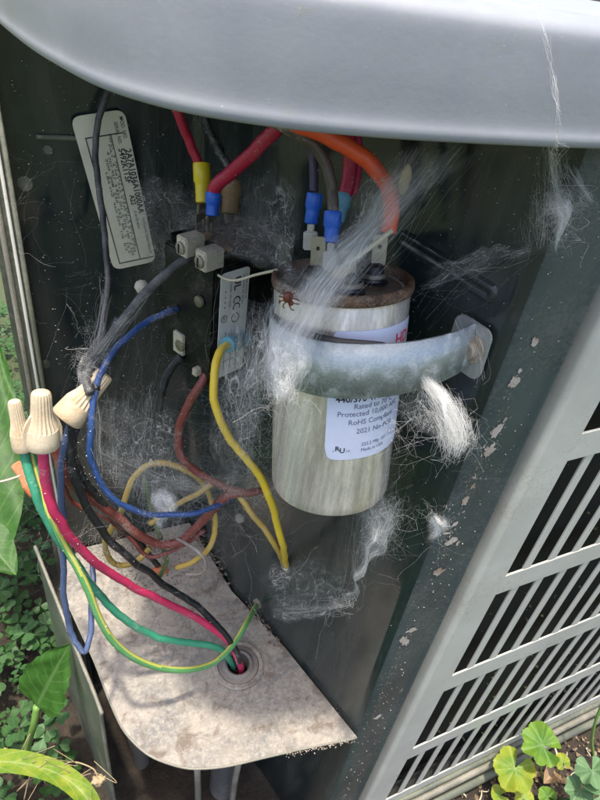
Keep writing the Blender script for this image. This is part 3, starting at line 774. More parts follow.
# ear tab on the wall
Z_ = Vector((0, 0, 1)); wt = wn_.cross(Z_).normalized()
if wt.dot(rgt) < 0: wt = -wt
c = ear
ol = round_quad(c - wt * .012 - Z_ * .0125, c + wt * .0085 - Z_ * .0135, c + wt * .0075 + Z_ * .0115, c - wt * .012 + Z_ * .0125, .005)
plate('ear', ol, wn_, .0016, dusty('ear_galv', (.34, .36, .35), .5, .5, (.36, .34, .29), .45, .66, 260, .6), strap)
fs = frame(c + wn_ * .0016, wn_, wt)
lathe('screw', [(.0068, 0), (.0072, .0006), (.0068, .0011), (.0046, .0012), (.0045, .0035), (.0040, .0042), (.0003, .0044)], fs, dusty('screw_rust', (.3, .24, .17), .5, .5, (.38, .33, .27), .45, .65, 300, .8), strap, 24)

# ================================================================== CONTACTOR
con = thing('contactor', 'black contactor block with brass lugs and pale printed strip, behind the cobwebs', 'contactor')
e1 = Vector((.92, .39, 0)).normalized(); e2 = Vector((-.39, .92, 0)).normalized(); ez = Vector((0, 0, 1))
C0 = W(.090, .270, -.2085)
CW, CL, CH = .060, .043, .074
box('housing', C0, e1 * CW, e2 * CL, ez * CH, BAKELITE, con, .0012)
box('base_flange', C0 + e1 * (CW - .012) - e2 * .006 - ez * .005, e1 * .004, e2 * (CL + .012), ez * (CH + .012), dusty('flange', (.2, .17, .13), .5, .4, (.3, .26, .2), .45, .65, 260, .6), con, .0006)
# stepped coil block and terminal barriers
box('coil_block', C0 + e1 * .026 - e2 * .0035 + ez * .010, e1 * .020, e2 * .0035, ez * .05, BAKELITE, con, .0008)
for k, s in enumerate((.002, .0205, .0385)):
    box('barrier', C0 + e1 * .002 + e2 * s + ez * CH, e1 * .040, e2 * .0022, ez * .005, BAKELITE, con, .0005)
# printed strip
def strip(u, v, lift=.0004):     # u across, v up
    return C0 + e1 * (.0035 + u) + ez * (.0045 + v) - e2 * (lift + .0004)
SW, SHh = .0205, .0665
ol = round_quad(strip(0, 0), strip(SW, 0), strip(SW, SHh), strip(0, SHh), .003)
sp_ = plate('rating_strip', ol, -e2, .0003, STRIPP, con)
# text runs downwards: label x -> down, label y -> right
def sfn(x, y): return strip(y, SHh - x, .0008)
print_on('printing', [('UL', .004, .0098, .0066, True), ('RING', .0185, .0122, .0019, .0027, 60, 300), ('RING', .0225, .0122, .0019, .0027, 60, 300), ('RING', .0290, .0118, .0023, .0030), ('c', .0276, .0106, .0034, True),
                      ('RING', .0275, .0036, .0019, .0023), ('H', .0262, .0025, .0028, True), ('RECT', .0105, .0033, .0115, .0039), ('RECT', .014, .0033, .0148, .0039), ('RECT', .0170, .0033, .0180, .0039), ('RECT', .0200, .0033, .0210, .0039),
                      ('45CG10AJ  24V 50/60', .004, .0067, .0019, False), ('INDUCTIVE 30A  RES 40A', .004, .0160, .0016, False), ('LOCKED ROTOR 150', .004, .0182, .0016, False),
                      ('RECT', .036, .005, .062, .0053), ('RECT', .036, .0095, .062, .0098), ('RECT', .036, .014, .062, .0143), ('RECT', .042, .0035, .0423, .017), ('RECT', .049, .0035, .0493, .017), ('RECT', .056, .0035, .0563, .017),
                      ('T1 T2  L1 L2', .038, .0065, .0024, False), ('COIL', .044, .0110, .0024, False)], sfn, INK, sp_)
def on_face(px, py, out):
    return on_plane(px, py, C0 - e1 * out, e1)
def lug(px, py, d, s=.0085):
    c = on_face(px, py, .006)
    l = box('lug', c - e2 * s * .5 - ez * s * .55, e1 * s * 1.5, e2 * s, ez * s * 1.25, LUG, con, .0007)
    f = frame(c - e1 * .0002, -e1, ez)
    lathe('lug_screw', [(s * .40, 0), (s * .38, .0009), (s * .30, .0013), (.0003, .0013)], f, TIN, l, 20)
    a = box('screw_slot', c - e1 * .0019 - e2 * .0004 - ez * s * .3, e1 * .0003, e2 * .0008, ez * s * .6, BAKELITE, l)
    box('bus_tab', c + e1 * s * 1.5 - e2 * s * .3 + ez * s * .35, e1 * .007, e2 * s * .6, ez * .0012, BRASS, con, .0003)
lug(181, 248, .352); lug(200, 262, .322); 
def bscrew(px, py, d, r=.0034):
    c = on_face(px, py, .0008); f = frame(c, -e1, ez)
    lathe('screw', [(r * .55, -.002), (r * .55, 0), (r, .0002), (r * .9, .0016), (.0003, .0020)], f, TIN, con, 18)
bscrew(200, 301, .331); bscrew(181, 345, .356, .004)
box('lower_tab', on_face(178, 344, .002) - ez * .007 - e2 * .004, e1 * .004, e2 * .009, ez * .014, LUG, con, .0005)
box('lower_tab', on_face(196, 372, .004) - ez * .004, e1 * .010, e2 * .004, ez * .005, LUG, con, .0005)
# upright spades on top with brass feet
def up_spade(px, py, d, w_=.0062, h=.014, m=TIN):
    c = on_z(px, py, C0.z - CAMZ + CH)
    box('spade', c - e1 * w_ / 2, e1 * w_, e2 * .0009, ez * h, m, con, .0003)
for a in ((200, 238, .350), (207, 243, .345), (215, 247, .338), (232, 250, .340), (240, 252, .343), (247, 246, .352)): up_spade(*a)
for a in ((205, 236, .36), (226, 252, .335), (244, 244, .36)):
    c = on_z(a[0], a[1], C0.z - CAMZ + CH + .004); box('brass_foot', c - ez * .003 - e1 * .004, e1 * .009, e2 * .006, ez * .003, BRASS, con, .0004)
box('top_cover', C0 + e1 * .014 + e2 * .010 + ez * (CH + .0005), e1 * .034, e2 * .024, ez * .006, dusty('rust_cover', (.09, .05, .03), .7, 0, (.2, .16, .12), .48, .66, 300, .8), con, .0008)
box('side_terminal', at(245, 300, .345), e1 * .008, e2 * .006, ez * .012, LUG, con, .0006)

# ================================================================== RATING TAG on the back wall
ty = .3985
q = [on_y(70, 117, ty), on_y(124, 109, ty), on_y(156, 261, ty), on_y(116, 270, ty)]
q[3] = on_y(113.5, 270, ty)
tagm = thing('rating_tag', 'cream rating sticker with model and serial numbers, stuck tilted on the back wall', 'sticker')
UX = (q[1] - q[0]); UY = (q[3] - q[0])
def tg(u, v, lift=0.0):     # u across from left 0..1, v down 0..1
    a = q[0].lerp(q[1], u); b = q[3].lerp(q[2], u); return a.lerp(b, v) + Vector((0, -lift, 0))
ol = round_quad(q[0], q[1], q[2], q[3], .006)
tp = plate('sticker', ol, (0, -1, 0), .0004, TAGP, tagm)
TL = UY.length; TW = UX.length
def tf(x, y): return tg(y / TW, x / TL, .0006)
bx = [('RECT', .0125, TW * .16, .0132, TW * .88), ('RECT', TL * .955, TW * .16, TL * .962, TW * .97), ('RECT', .0125, TW * .16, TL * .96, TW * .18), ('RECT', .0125, TW * .64, TL * .96, TW * .655)]
FT = lambda txt, v0, v1, u, size, b=False: ('FIT', txt, TL * v0, TL * v1, TW * u, size, b)
rowsT = [FT('MOD. NO.', .035, .165, .875, .0034), FT('2A7A1036A1000AA', .225, .64, .85, .0056, True), FT('OUTDOOR USE/EXTERIEUR', .67, .93, .89, .0021),
         FT('SERIAL NO.', .06, .19, .755, .0032), FT('5492K1T5F', .215, .43, .725, .0054, True), FT('A22', .51, .575, .735, .0046, True), FT('15.44 IN. R410', .61, .74, .75, .0024),
         FT('MFD. 3 707 427 4 765 201 4 902 420', .12, .86, .60, .0016), FT('PAT. 4 381 912 4 535 607 5 117 645', .18, .90, .555, .0016),
         FT('4 707 427  4 832 201  5 022 100  3 320', .22, .92, .49, .0021), FT('200  208  230  252  60  1  15.2', .26, .90, .43, .0021), FT('LBS OZ  450 250  1/6  0.7', .34, .88, .37, .0019),
         FT('C', .05, .07, .42, .003, True), FT('S/N 1', .14, .22, .28, .0026)]
print_on('printing', bx + rowsT, tf, INK, tagm)

# ================================================================== WIRES
def uneven(P):
    """hand-bent look: slow wander and a few soft kinks"""
    L = np.concatenate([[0], np.cumsum(np.linalg.norm(np.diff(P, axis=0), axis=1))]); out = P.copy(); sd = random.uniform(0, 50)
    for i_, l in enumerate(L):
        e_ = min(1, l / .01, (L[-1] - l) / .01)
        for k_ in range(3):
            out[i_, k_] += e_ * (.0009 * noise.noise(Vector((l * 55, sd, k_ * 7.1))) + .0004 * noise.noise(Vector((l * 190, sd + 9, k_ * 3.3))))
    return out
def depth_of(p):
    return float((M.T @ (np.array(tuple(p)) - np.array([0, 0, CAMZ])))[2])
def wire(name, label, pts, r, m, extra=None, n=10, cat='wire'):
    P = spline([tuple(at(*p)) for p in pts], n)
    P = uneven(P)
    t = thing(name, label, cat)
    tube('insulation', P, r, m, t, 12)
    return t, P
def solid_wire(name, label, pts, r, m, n=10):
    P = spline([tuple(at(*p)) for p in pts], n)
    return tag(tube(name, P, r, m, None, 12), label, 'wire')
def sleeve(name, a, b, r0, r1, m, parent, tip=None):
    """crimp sleeve from point a to b, tapering, flattened end"""
    ax = (b - a); L = ax.length; f = frame(a, ax)
    s = lathe(name, [(r0 * .7, 0), (r0 * .96, .0001), (r0, .0006), (r0 * 1.0, L * .45), (r0 * .86, L * .5), (r1, L * .62), (r1, L - .0005), (r1 * .8, L)], f, m, parent, 20, 50)
    return s
# thin wires of the upper area
t, P = wire('dark_wire', 'dusty charcoal wire hanging in front of the cream sticker to the tilted wire nut', [(110, 70, .345), (107, 92, .345), (98, 122, .35), (96, 150, .355), (99, 185, .36), (104, 230, .365), (107, 268, .365), (106, 305, .36), (101, 335, .35), (90, 352, .335), (82, 366, .325), (83, 383, .318), (92, 394, .315)], .0019, GREYW)
t, P = wire('dark_wire', 'dusty charcoal wire running diagonally from the contactor lug to the tilted wire nut', [(236, 232, .350), (226, 238, .338), (208, 246, .318), (185, 259, .312), (150, 289, .31), (122, 320, .31), (104, 345, .312), (92, 362, .315), (86, 378, .313), (90, 394, .31)], .0024, GREYW)
t, P = wire('dark_wire', 'thin black wire beside the dusty charcoal wire, looping into the tilted wire nut', [(118, 318, .32), (108, 338, .322), (96, 360, .318), (93, 375, .316), (97, 390, .312)], .0018, BLACK)
t, P = wire('blue_wire', 'blue wire curving from the contactor side down and right into the webs', [(177, 309, depth_of(on_face(177, 309, .0))), (166, 313, .335), (148, 321, .33), (130, 333, .322), (114, 350, .318), (101, 374, .314), (93, 405, .314), (90, 435, .318), (92, 462, .326), (102, 484, .336), (118, 502, .348), (138, 512, .36), (162, 515, .37), (192, 514, .375), (212, 508, .385), (232, 498, .40)], .0018, BLUE)
box('tab', Vector(P[0]) - ez * .003 - e1 * .006, e1 * .007, e2 * .0012, ez * .006, TIN, t, .0003)
t, P = wire('slate_wire', 'slate blue wire hanging straight down at the left and looping below the shelf edge', [(70, 425, .315), (63, 447, .32), (61, 480, .33), (63, 520, .345), (64, 560, .36), (65, 600, .375), (69, 625, .385), (77, 644, .39), (85, 652, .393), (89, 640, .395), (91, 615, .40), (93, 590, .41), (92, 560, .42)], .0019, SLATE)
t, P = wire('black_wire', 'black wire running behind the pink wire from the tilted wire nut to the conduit', [(72, 424, .315), (68, 440, .32), (69, 458, .325), (76, 482, .335), (88, 510, .35), (108, 538, .37), (135, 562, .40), (165, 585, .43), (196, 606, .452), (220, 628, .466), (234, 648, .476), (240, 664, .487), (240, 672, .51)], .0025, BLACK)
t, P = wire('black_wire', 'black wire dropping left of the tilted wire nut and curving towards the brick red wire', [(76, 428, .318), (72, 446, .325), (78, 468, .34), (92, 490, .352), (106, 508, .37), (124, 528, .395), (142, 546, .42), (158, 566, .44)], .0022, BLACK)
t, P = wire('pink_wire', 'bright pink wire curving from the upright wire nut to the conduit hole', [(42, 440, .305), (43, 458, .307), (46, 482, .313), (55, 512, .325), (70, 537, .342), (92, 560, .365), (120, 579, .392), (152, 596, .42), (185, 612, .445), (212, 628, .463), (230, 644, .475), (239, 660, .484), (241, 672, .50)], .0027, PINK)
t, P = wire('green_wire', 'solid green wire sweeping from the left wire nut to the conduit hole', [(23, 446, .325), (28, 470, .328), (39, 505, .335), (55, 535, .348), (72, 558, .363), (92, 585, .385), (112, 608, .405), (135, 626, .425), (160, 638, .445), (190, 643, .462), (214, 647, .472), (227, 655, .48), (234, 668, .50)], .0026, GREEN)
# striped ground wire
_a = Vector((.160, .239, 0)); _b = Vector((.135, .307, 0)); _t = (_b - _a).normalized(); _n = Vector((_t.y, -_t.x, 0))
end_p = on_plane(286, 567, W(_a.x, _a.y, 0), _n); YD = depth_of(end_p) - .005
gnd_p = on_plane(258, 603, W(_a.x, _a.y, 0), _n); GD = depth_of(gnd_p) - .003
pts = [(30, 446, .33), (36, 472, .333), (48, 510, .338), (62, 540, .346), (76, 565, .354), (88, 590, .362), (99, 618, .372), (114, 642, .385), (136, 659, .402), (165, 669, .424), (195, 669, .446), (218, 660, .462), (235, 642, .475), (247, 622, .49), (256, 606, GD)]
P = spline([tuple(at(*p)) for p in pts], 10)
v, f = tube_vf(P, .0023, 14)
me = mesh('insulation', v, f)
t = thing('green_yellow_wire', 'green wire with yellow stripe bowing low over the shelf to a screw at its rear', 'wire')
me.materials.append(wire_mat('striped_green', (.10, .30, .10), .56)); me.materials.append(wire_mat('stripe_yellow', (.50, .50, .10), .58))
for i_, poly in enumerate(me.polygons):
    poly.material_index = 1 if ((i_ % 14) + (i_ // 14) // 22) % 14 in (2, 3, 4, 5, 10, 11) else 0
link('insulation', me, None, t)
# brick red wires
t, P = wire('brick_red_wire', 'brick red wire running from the wire nuts under the blue wire to the web knot', [(50, 436, .325), (56, 452, .33), (64, 474, .338), (82, 492, .352), (104, 508, .368), (124, 523, .38), (140, 535, .39), (156, 544, .40), (172, 544, .405), (186, 537, .405), (200, 524, .40), (214, 508, .395), (228, 496, .39), (246, 492, .39)], .0029, BRICK)
t, P = wire('brick_red_wire', 'brick red wire dropping from the underside of the contactor to the web knot', [(206, 374, .35), (200, 386, .35), (188, 404, .355), (180, 424, .362), (178, 442, .368), (183, 458, .374), (196, 471, .38), (214, 481, .385), (232, 490, .388), (250, 493, .39), (264, 490, .395)], .0026, BRICK)
t, P = wire('dark_red_wire', 'thin dark red wire behind the blue wire near the shelf', [(58, 450, .335), (62, 478, .355), (70, 500, .37), (88, 512, .38), (108, 520, .39), (126, 534, .40), (150, 556, .41), (178, 548, .41), (205, 530, .41)], .0014, BRICK)
t, P = wire('black_wire', 'short black wire hanging under the left side of the contactor', [(181, 356, .355), (172, 368, .358), (163, 386, .362), (159, 405, .368), (159, 420, .375), (163, 438, .382), (170, 452, .39)], .0026, BLACK)
# yellow wires
t, P = wire('yellow_wire', 'bright yellow wire arching from the teal boot on the contactor down past the can', [(236, 344, .338), (226, 346, .328), (219, 355, .322), (214, 372, .32), (214, 394, .322), (219, 418, .328), (231, 440, .336), (247, 459, .344), (261, 477, .352), (270, 500, .362), (277, 522, .378), (283, 546, .40), (286, 566, YD)], .0023, YELLOW)
a, b = at(227, 345, .329), at(248, 339, .349)
sleeve('boot', a, b, .0046, .0040, VTEAL, t)
lathe('bare_end', [(.0004, -.001), (.0018, -.0004), (.0020, .0008), (.0009, .002)], frame(at(286, 568, YD), (0, 0, -1)), SPECK, t, 10)
t, P = wire('yellow_wire', 'old yellow wire climbing from the bright one to the web knot left of the can', [(284, 564, YD + .003), (277, 548, .41), (262, 526, .398), (248, 508, .39), (238, 494, .392)], .0021, OLDYEL)
t, P = wire('yellow_wire', 'faded yellow wire bent in a wide loop below the blue wire', [(176, 568, .425), (196, 560, .42), (209, 548, .415), (215, 530, .41), (214, 512, .405), (208, 492, .40), (196, 476, .395), (180, 467, .39), (162, 463, .385), (146, 467, .382), (134, 477, .382), (127, 492, .385), (121, 511, .39), (111, 530, .398), (105, 545, .405), (110, 560, .412), (122, 566, .418), (138, 560, .42), (150, 548, .42)], .0020, OLDYEL)
t, P = wire('yellow_wire', 'short faded yellow wire slanting through the middle of the wide loop', [(150, 524, .40), (165, 512, .396), (182, 502, .393), (200, 492, .39), (214, 482, .388)], .0018, OLDYEL)
t, P = wire('green_wire', 'short dull green wire inside the yellow loop', [(145, 478, .39), (149, 500, .395), (155, 522, .40), (162, 545, .41), (166, 562, .42), (160, 576, .43)], .0017, wire_mat('dull_green', (.09, .13, .045), .53))
t, P = wire('pale_wire', 'thin pale bare wire curling at the shelf under the yellow loop', [(176, 538, .40), (190, 546, .405), (203, 556, .41), (206, 566, .415), (200, 573, .42), (186, 574, .42)], .0011, wire_mat('pale_core', (.24, .20, .17), .5, rough=.6))
lathe('red_scrap', [(.0003, 0), (.0030, .0008), (.0035, .003), (.0030, .012), (.0003, .0125)], frame(at(152, 572, .44), (1, -.5, .5)), NUTO, None, 8)
tag(bpy.data.objects['red_scrap'], 'small orange red scrap lying on the shelf under the yellow loop', 'scrap')
lathe('ground_screw', [(.0050, 0), (.0050, .0016), (.0034, .0020), (.0003, .0022)], frame(gnd_p, -_n if _n.x > 0 else _n), TIN, unit, 6)
lathe('terminal_screw', [(.0052, 0), (.0050, .0010), (.0036, .0018), (.0003, .0020)], frame(end_p, -_n if _n.x > 0 else _n), EDGEM, unit, 14)
# crimped leads at the contactor
t, P = wire('red_wire', 'red wire entering the yellow crimp connector above the contactor', [(170, 88, .304), (177, 108, .309), (184, 128, .316), (193, 149, .324), (201, 168, .330)], .0026, RED)
sleeve('crimp', at(201.5, 163, .329), at(203, 203, .334), .0048, .0040, VYEL, t); box('spade_terminal', at(203, 204, .334) - e1 * .003 - ez * .016, e1 * .006, e2 * .002, ez * .016, TIN, t, .0005)
t, P = wire('black_wire', 'black wire entering the tan crimp connector above the contactor', [(196, 90, .314), (203, 112, .319), (209, 132, .324), (219, 152, .329), (229, 168, .332), (232, 186, .334)], .0024, BLACK)
sleeve('crimp', at(232, 180, .334), at(230, 214, .338), .0056, .0048, VTAN, t); box('spade_terminal', at(231, 214, .338) - e1 * .003 - ez * .018, e1 * .006, e2 * .002, ez * .018, TIN, t, .0005)
t, P = wire('red_wire', 'thick crimson wire slanting from under the lid to the blue crimp connector by the contactor', [(296, 105, .274), (280, 124, .279), (264, 142, .286), (248, 158, .296), (232, 172, .306), (220, 181, .312), (214, 190, .316), (213, 198, .319)], .0036, RED)
sleeve('crimp', at(213.5, 192, .317), at(212, 216, .321), .0042, .0034, VBLUE, t); box('spade_terminal', at(212, 216, .321) - e1 * .003 - ez * .014, e1 * .006, e2 * .002, ez * .014, TIN, t, .0005)
t, P = wire('black_wire', 'thin dark wire behind the red ones, slanting to the top of the contactor', [(196, 106, .37), (206, 130, .372), (222, 150, .375), (238, 168, .378), (246, 190, .38), (246, 215, .38)], .0016, BLACK)
# leads at the capacitor
def flag(parent, a, b, w_=.0062):
    """female tab connector between points a (top) and b"""
    ax = (b - a).normalized(); e = (rgt - ax * rgt.dot(ax)).normalized(); q = ax.cross(e)
    bm = bmesh.new(); box_bm(bm, a - e * w_ * .25 - q * .0012, e * w_ * .5, q * .0024, ax * (b - a).length * .35)
    box_bm(bm, a - e * w_ * .5 - q * .0013 + ax * (b - a).length * .3, e * w_, q * .0026, ax * (b - a).length * .7)
    bmesh.ops.recalc_face_normals(bm, faces=bm.faces); bmesh.ops.bevel(bm, geom=bm.edges[:], offset=.0005, segments=2, affect='EDGES')
    bobj('tab_connector', bm, TIN, parent, True, 40)
t, P = wire('purple_wire', 'dark purple wire ending in a blue crimp at the capacitor\'s left terminal', [(296, 108, .24), (303, 128, .243), (309, 148, .247), (313, 168, .25), (314, 192, .253)], .0020, PURPLE)
sleeve('crimp', at(315, 193, .253), at(311, 224, .257), .0036, .0030, VBLUE, t); flag(t, at(311, 223, .257), at(310, 250, .261))
t, P = wire('brown_wire', 'brown wire bowing over the can to the blue crimp at the front', [(268, 118, .225), (285, 127, .228), (302, 137, .232), (318, 152, .236), (328, 170, .239), (332, 190, .242), (333, 214, .244)], .0024, BROWNW)
sleeve('crimp', at(333, 211, .244), at(331, 243, .247), .0037, .0031, VBLUE, t); flag(t, at(331, 242, .247), at(329, 272, .250), .0058)
t, P = wire('red_wire', 'crimson wire behind the orange one, ending in a pale blue crimp above the can', [(343, 100, .255), (346, 128, .257), (351, 150, .260), (350, 172, .263), (345, 196, .266)], .0033, RED)
P2 = P + np.array([.0044, .002, 0]); tube('strand', P2, .0026, PINK, t, 12)
sleeve('crimp', at(344, 193, .266), at(338, 222, .269), .0040, .0030, VLIGHT, t)
t, P = wire('orange_wire', 'thick orange red wire arching over the can to its right terminal', [(290, 124, .228), (314, 131, .230), (338, 141, .233), (360, 155, .236), (378, 172, .239), (389, 192, .243), (391, 214, .247), (388, 232, .25)], .0034, ORANGE)

# specks of dust stuck to the insulation
PTS = []
for o_ in [o for o in bpy.data.objects if o.name.split('.')[0] == 'insulation']:
    me_ = o_.data; nv_ = len(me_.vertices)
    for _ in range(nv_ // 26):
        q_ = me_.vertices[random.randrange(nv_)]
        PTS.append((q_.co.copy(), random.choice((.00012, .0002, .0002, .0003, .0005))))
SPECKS_W = PTS
# wire nuts
def nut(name, label, mouth, tip, r, m, group, skirt=True):
    ax = (tip - mouth); L = ax.length; f = frame(mouth, ax)
    t = thing(name, label, 'wire nut', group)
    segs = 32
    lathe('shell', [(r * .78, .002), (r * .80, 0), (r * .97, 0), (r * 1.02, L * .02), (r * 1.0, L * .14), (r * .96, L * .30), (r * .93, L * .33)], f, m, t, segs, 50)
    lathe('ribbed_cone', [(r * .92, L * .325), (r * .86, L * .38), (r * .70, L * .50), (r * .62, L * .62), (r * .585, L * .80), (r * .56, L * .93), (r * .50, L * .975), (r * .34, L * .995), (r * .05, L)], f, m, t, 40, 20, flute=.05)
    if skirt:
        for s in (-1, 1):
            wv = f[1] * s * 1.0 + f[2] * .25 * s; wv.normalize(); q = f[3].cross(wv)
            V = [mouth + f[3] * L * h + wv * r * w_ for (h, w_) in ((.03, 1.0), (.05, 1.16), (.30, 1.18), (.44, 1.02), (.58, .72), (.60, .55), (.30, .8))]
            plate('wing', [p - q * .0008 for p in V], q, .0016, m, t)
    return t
nut('wire_nut', 'upright tan wire nut on the pink wire', at(43, 446, .300), at(41, 391, .286), .0080, NUT, 'wire nuts')
nut('wire_nut', 'dirty tan wire nut at the far left on the green wires', at(24, 449, .325), at(14, 400, .312), .0058, NUT, 'wire nuts', False)
nut('wire_nut', 'tilted tan wire nut pointing up right, on the charcoal wires', at(66, 419, .316), at(106, 373, .318), .0086, NUT, 'wire nuts', False)
nut('wire_nut', 'orange wire nut lying on its side under the far left tan one', at(38, 492, .37), at(15, 463, .365), .0056, NUTO, 'wire nuts', False)

# below the shelf
hz = hc - Vector((0, 0, .002))
cd = thing('conduit', 'grey ribbed conduit dropping from the shelf hole towards the soil', 'conduit')
prof_ = []
for k in range(60):
    z = k * .0042; prof_ += [(.0140, -z), (.0150, -z - .0010), (.0150, -z - .0030), (.0140, -z - .0040)]
lathe('ribbed_tube', prof_[:230], frame(hz - Vector((0, 0, .0)), (0, 0, 1)), CONDUIT, cd, 28, caps=False)
tag(tube('thin_pipe', [on_y(197, 764, .22), on_y(198, 790, .22), on_y(199, 860, .22)], .0030, EDGEM, None, 10), 'thin pale pipe left of the conduit under the shelf', 'pipe')
tag(tube('thin_pipe', [on_y(240, 757, .21), on_y(235, 780, .21), on_y(226, 850, .21)], .0030, EDGEM, None, 10), 'thin pale pipe right of the conduit under the shelf', 'pipe')
tag(tube('refrigerant_pipe', [on_y(126, 700, .30), on_y(138, 745, .30), on_y(148, 790, .30), on_y(160, 850, .30)], .0085, PIPE, None, 16), 'dull grey pipe standing under the rounded front of the shelf', 'pipe')

# ================================================================== SMALL FINDS
def blob(name, c, r, m, label, cat, sc_=(1, 1, 1), rough=.15, kind=None, parent=None):
    bm = bmesh.new(); bmesh.ops.create_icosphere(bm, subdivisions=3, radius=1)
    for v in bm.verts:
        d = 1 + rough * noise.noise(v.co * 2.2 + Vector(c) * 50); v.co = Vector((v.co.x * sc_[0], v.co.y * sc_[1], v.co.z * sc_[2])) * d * r
    o = bobj(name, bm, m, parent, True); o.location = c
    return tag(o, label, cat)
blob('egg_sac', at(142, 287, .385), .0046, EGG, 'round cream spider egg sac hanging just below the sticker', 'egg sac')
blob('egg_sac', at(240, 518, .425), .0038, dusty('grey_egg', (.27, .25, .2), .8, 0, (.4, .36, .3), .5, .7, 400), 'dull grey round egg sac on the wall left of the can\'s foot', 'egg sac')
s_ = blob('dry_seed', at(405, 180, .232), .0030, SEED, 'dry oval seed caught in the web right of the orange wire', 'seed', (.8, .6, 2.0), .1)
s_ = blob('dry_seed', at(342, 271, .236), .0030, SEED, 'dry tan seed caught in the web above the can', 'seed', (1.5, .6, .9), .3)
s_.rotation_euler = (0, -.4, 0)
tag(tube('straw', spline([tuple(at(*p)) for p in ((334, 275, .236), (350, 262, .235), (372, 246, .234), (392, 230, .232))], 6), [.0006] * 6 + [.0010] * 13, STRAW, None, 6), 'pale straw stuck in the web across the top of the can', 'straw')
tag(tube('straw', spline([tuple(at(*p)) for p in ((206, 262, .316), (214, 272, .31), (226, 279, .305), (238, 280, .30), (255, 275, .285), (277, 270, .262))], 8), .0007, STRAW, None, 6), 'cream straw bridging from the brass lug to the can rim', 'straw')
tag(tube('straw', spline([tuple(at(*p)) for p in ((-6, 483, .36), (8, 480, .355), (20, 476, .35))], 8), .0007, STRAW, None, 6), 'pale straw at the left edge beside the orange wire nut', 'straw')
# spider: body, abdomen, eight legs
spc = at(288, 300, .2165)
sp = thing('spider', 'small reddish brown spider on the upper left of the capacitor can', 'spider')
ux = rgt * .8 - fwd * .1; uy = -axd
V, Fc = [], []
blob('abdomen', spc + uy * .0010, .0018, SPIDERM, None, None, (1.1, .8, 1.2), .1, parent=sp); blob('thorax', spc - uy * .0012 + rgt * .0012, .0010, SPIDERM, None, None, (1, .8, 1), .1, parent=sp)
nrm = (spc - (top_c + axd * .014)).normalized(); tn = nrm.cross(axd).normalized()
for k in range(8):
    a = math.radians(20 + 40 * (k % 4) - 80) ; s = 1 if k < 4 else -1
    d = (tn * s * math.cos(a) + axd * math.sin(a))
    tube('leg', spline([tuple(spc), tuple(spc + d * .0022 + nrm * .0012), tuple(spc + d * .0036 + nrm * .0004 + axd * random.uniform(-.0006, .0008)), tuple(spc + d * .0042 - nrm * .0010 + axd * random.uniform(-.001, .0012))], 4), .00024, SPIDERM, sp, 5)

# ================================================================== COBWEBS
DENS = .22          # silk is a few hundredths of a millimetre thick
MANY = .7
def threads(name, segs, r, m, label=None, cat=None, kind='stuff', K=10, sides=3):
    """segs: list of (A, B, sag, wiggle); every thread is a thin solid strand"""
    V = []; Fc = []; base = 0
    n = len(segs)
    A = np.array([tuple(s[0]) for s in segs]); B = np.array([tuple(s[1]) for s in segs])
    sag = np.array([s[2] for s in segs]); wig = np.array([s[3] for s in segs])
    t = np.linspace(0, 1, K)
    P = A[:, None] * (1 - t)[None, :, None] + B[:, None] * t[None, :, None]
    L = np.linalg.norm(B - A, axis=1)
    P[:, :, 2] -= (4 * t * (1 - t))[None] * (sag * L)[:, None]
    for h in (1, 2, 3, 4):
        P += rng.normal(0, 1, (n, 1, 3)) * np.sin(h * np.pi * t)[None, :, None] * (wig * L)[:, None, None] / h ** .8
    T = np.gradient(P, axis=1); T /= np.linalg.norm(T, axis=2)[:, :, None] + 1e-12
    ref = np.array([.37, -.6, .71])
    N1 = np.cross(T, ref); N1 /= np.linalg.norm(N1, axis=2)[:, :, None] + 1e-12; N2 = np.cross(T, N1)
    rr = r * DENS * np.exp(rng.normal(-.15, .45, (n, 1, 1)))
    rings = [P + rr * (math.cos(2 * math.pi * k / sides) * N1 + math.sin(2 * math.pi * k / sides) * N2) for k in range(sides)]
    VV = np.stack(rings, 2).reshape(-1, 3)
    idx = np.arange(n)[:, None, None] * (K * sides) + np.arange(K - 1)[None, :, None] * sides
    k = np.arange(sides)[None, None, :]; k2 = (k + 1) % sides
    Q = np.stack([idx + k, idx + k2, idx + sides + k2, idx + sides + k], -1).reshape(-1, 4)
    me = bpy.data.meshes.new(name)
    me.vertices.add(len(VV)); me.vertices.foreach_set('co', VV.ravel())
    me.loops.add(Q.size); me.loops.foreach_set('vertex_index', Q.ravel().astype(np.int32))
    me.polygons.add(len(Q)); me.polygons.foreach_set('loop_start', (np.arange(len(Q)) * 4).astype(np.int32)); me.polygons.foreach_set('loop_total', np.full(len(Q), 4, np.int32))
    me.update(); me.validate()
    o = link(name, me, m, None, True)
    if label: tag(o, label, cat, None, kind)
    return o
def seg_pt(a, b, t, j=0.0):
    p = [a[i] + (b[i] - a[i]) * t for i in range(3)]
    return at(p[0] + random.gauss(0, j), p[1] + random.gauss(0, j), p[2] + random.gauss(0, .003))
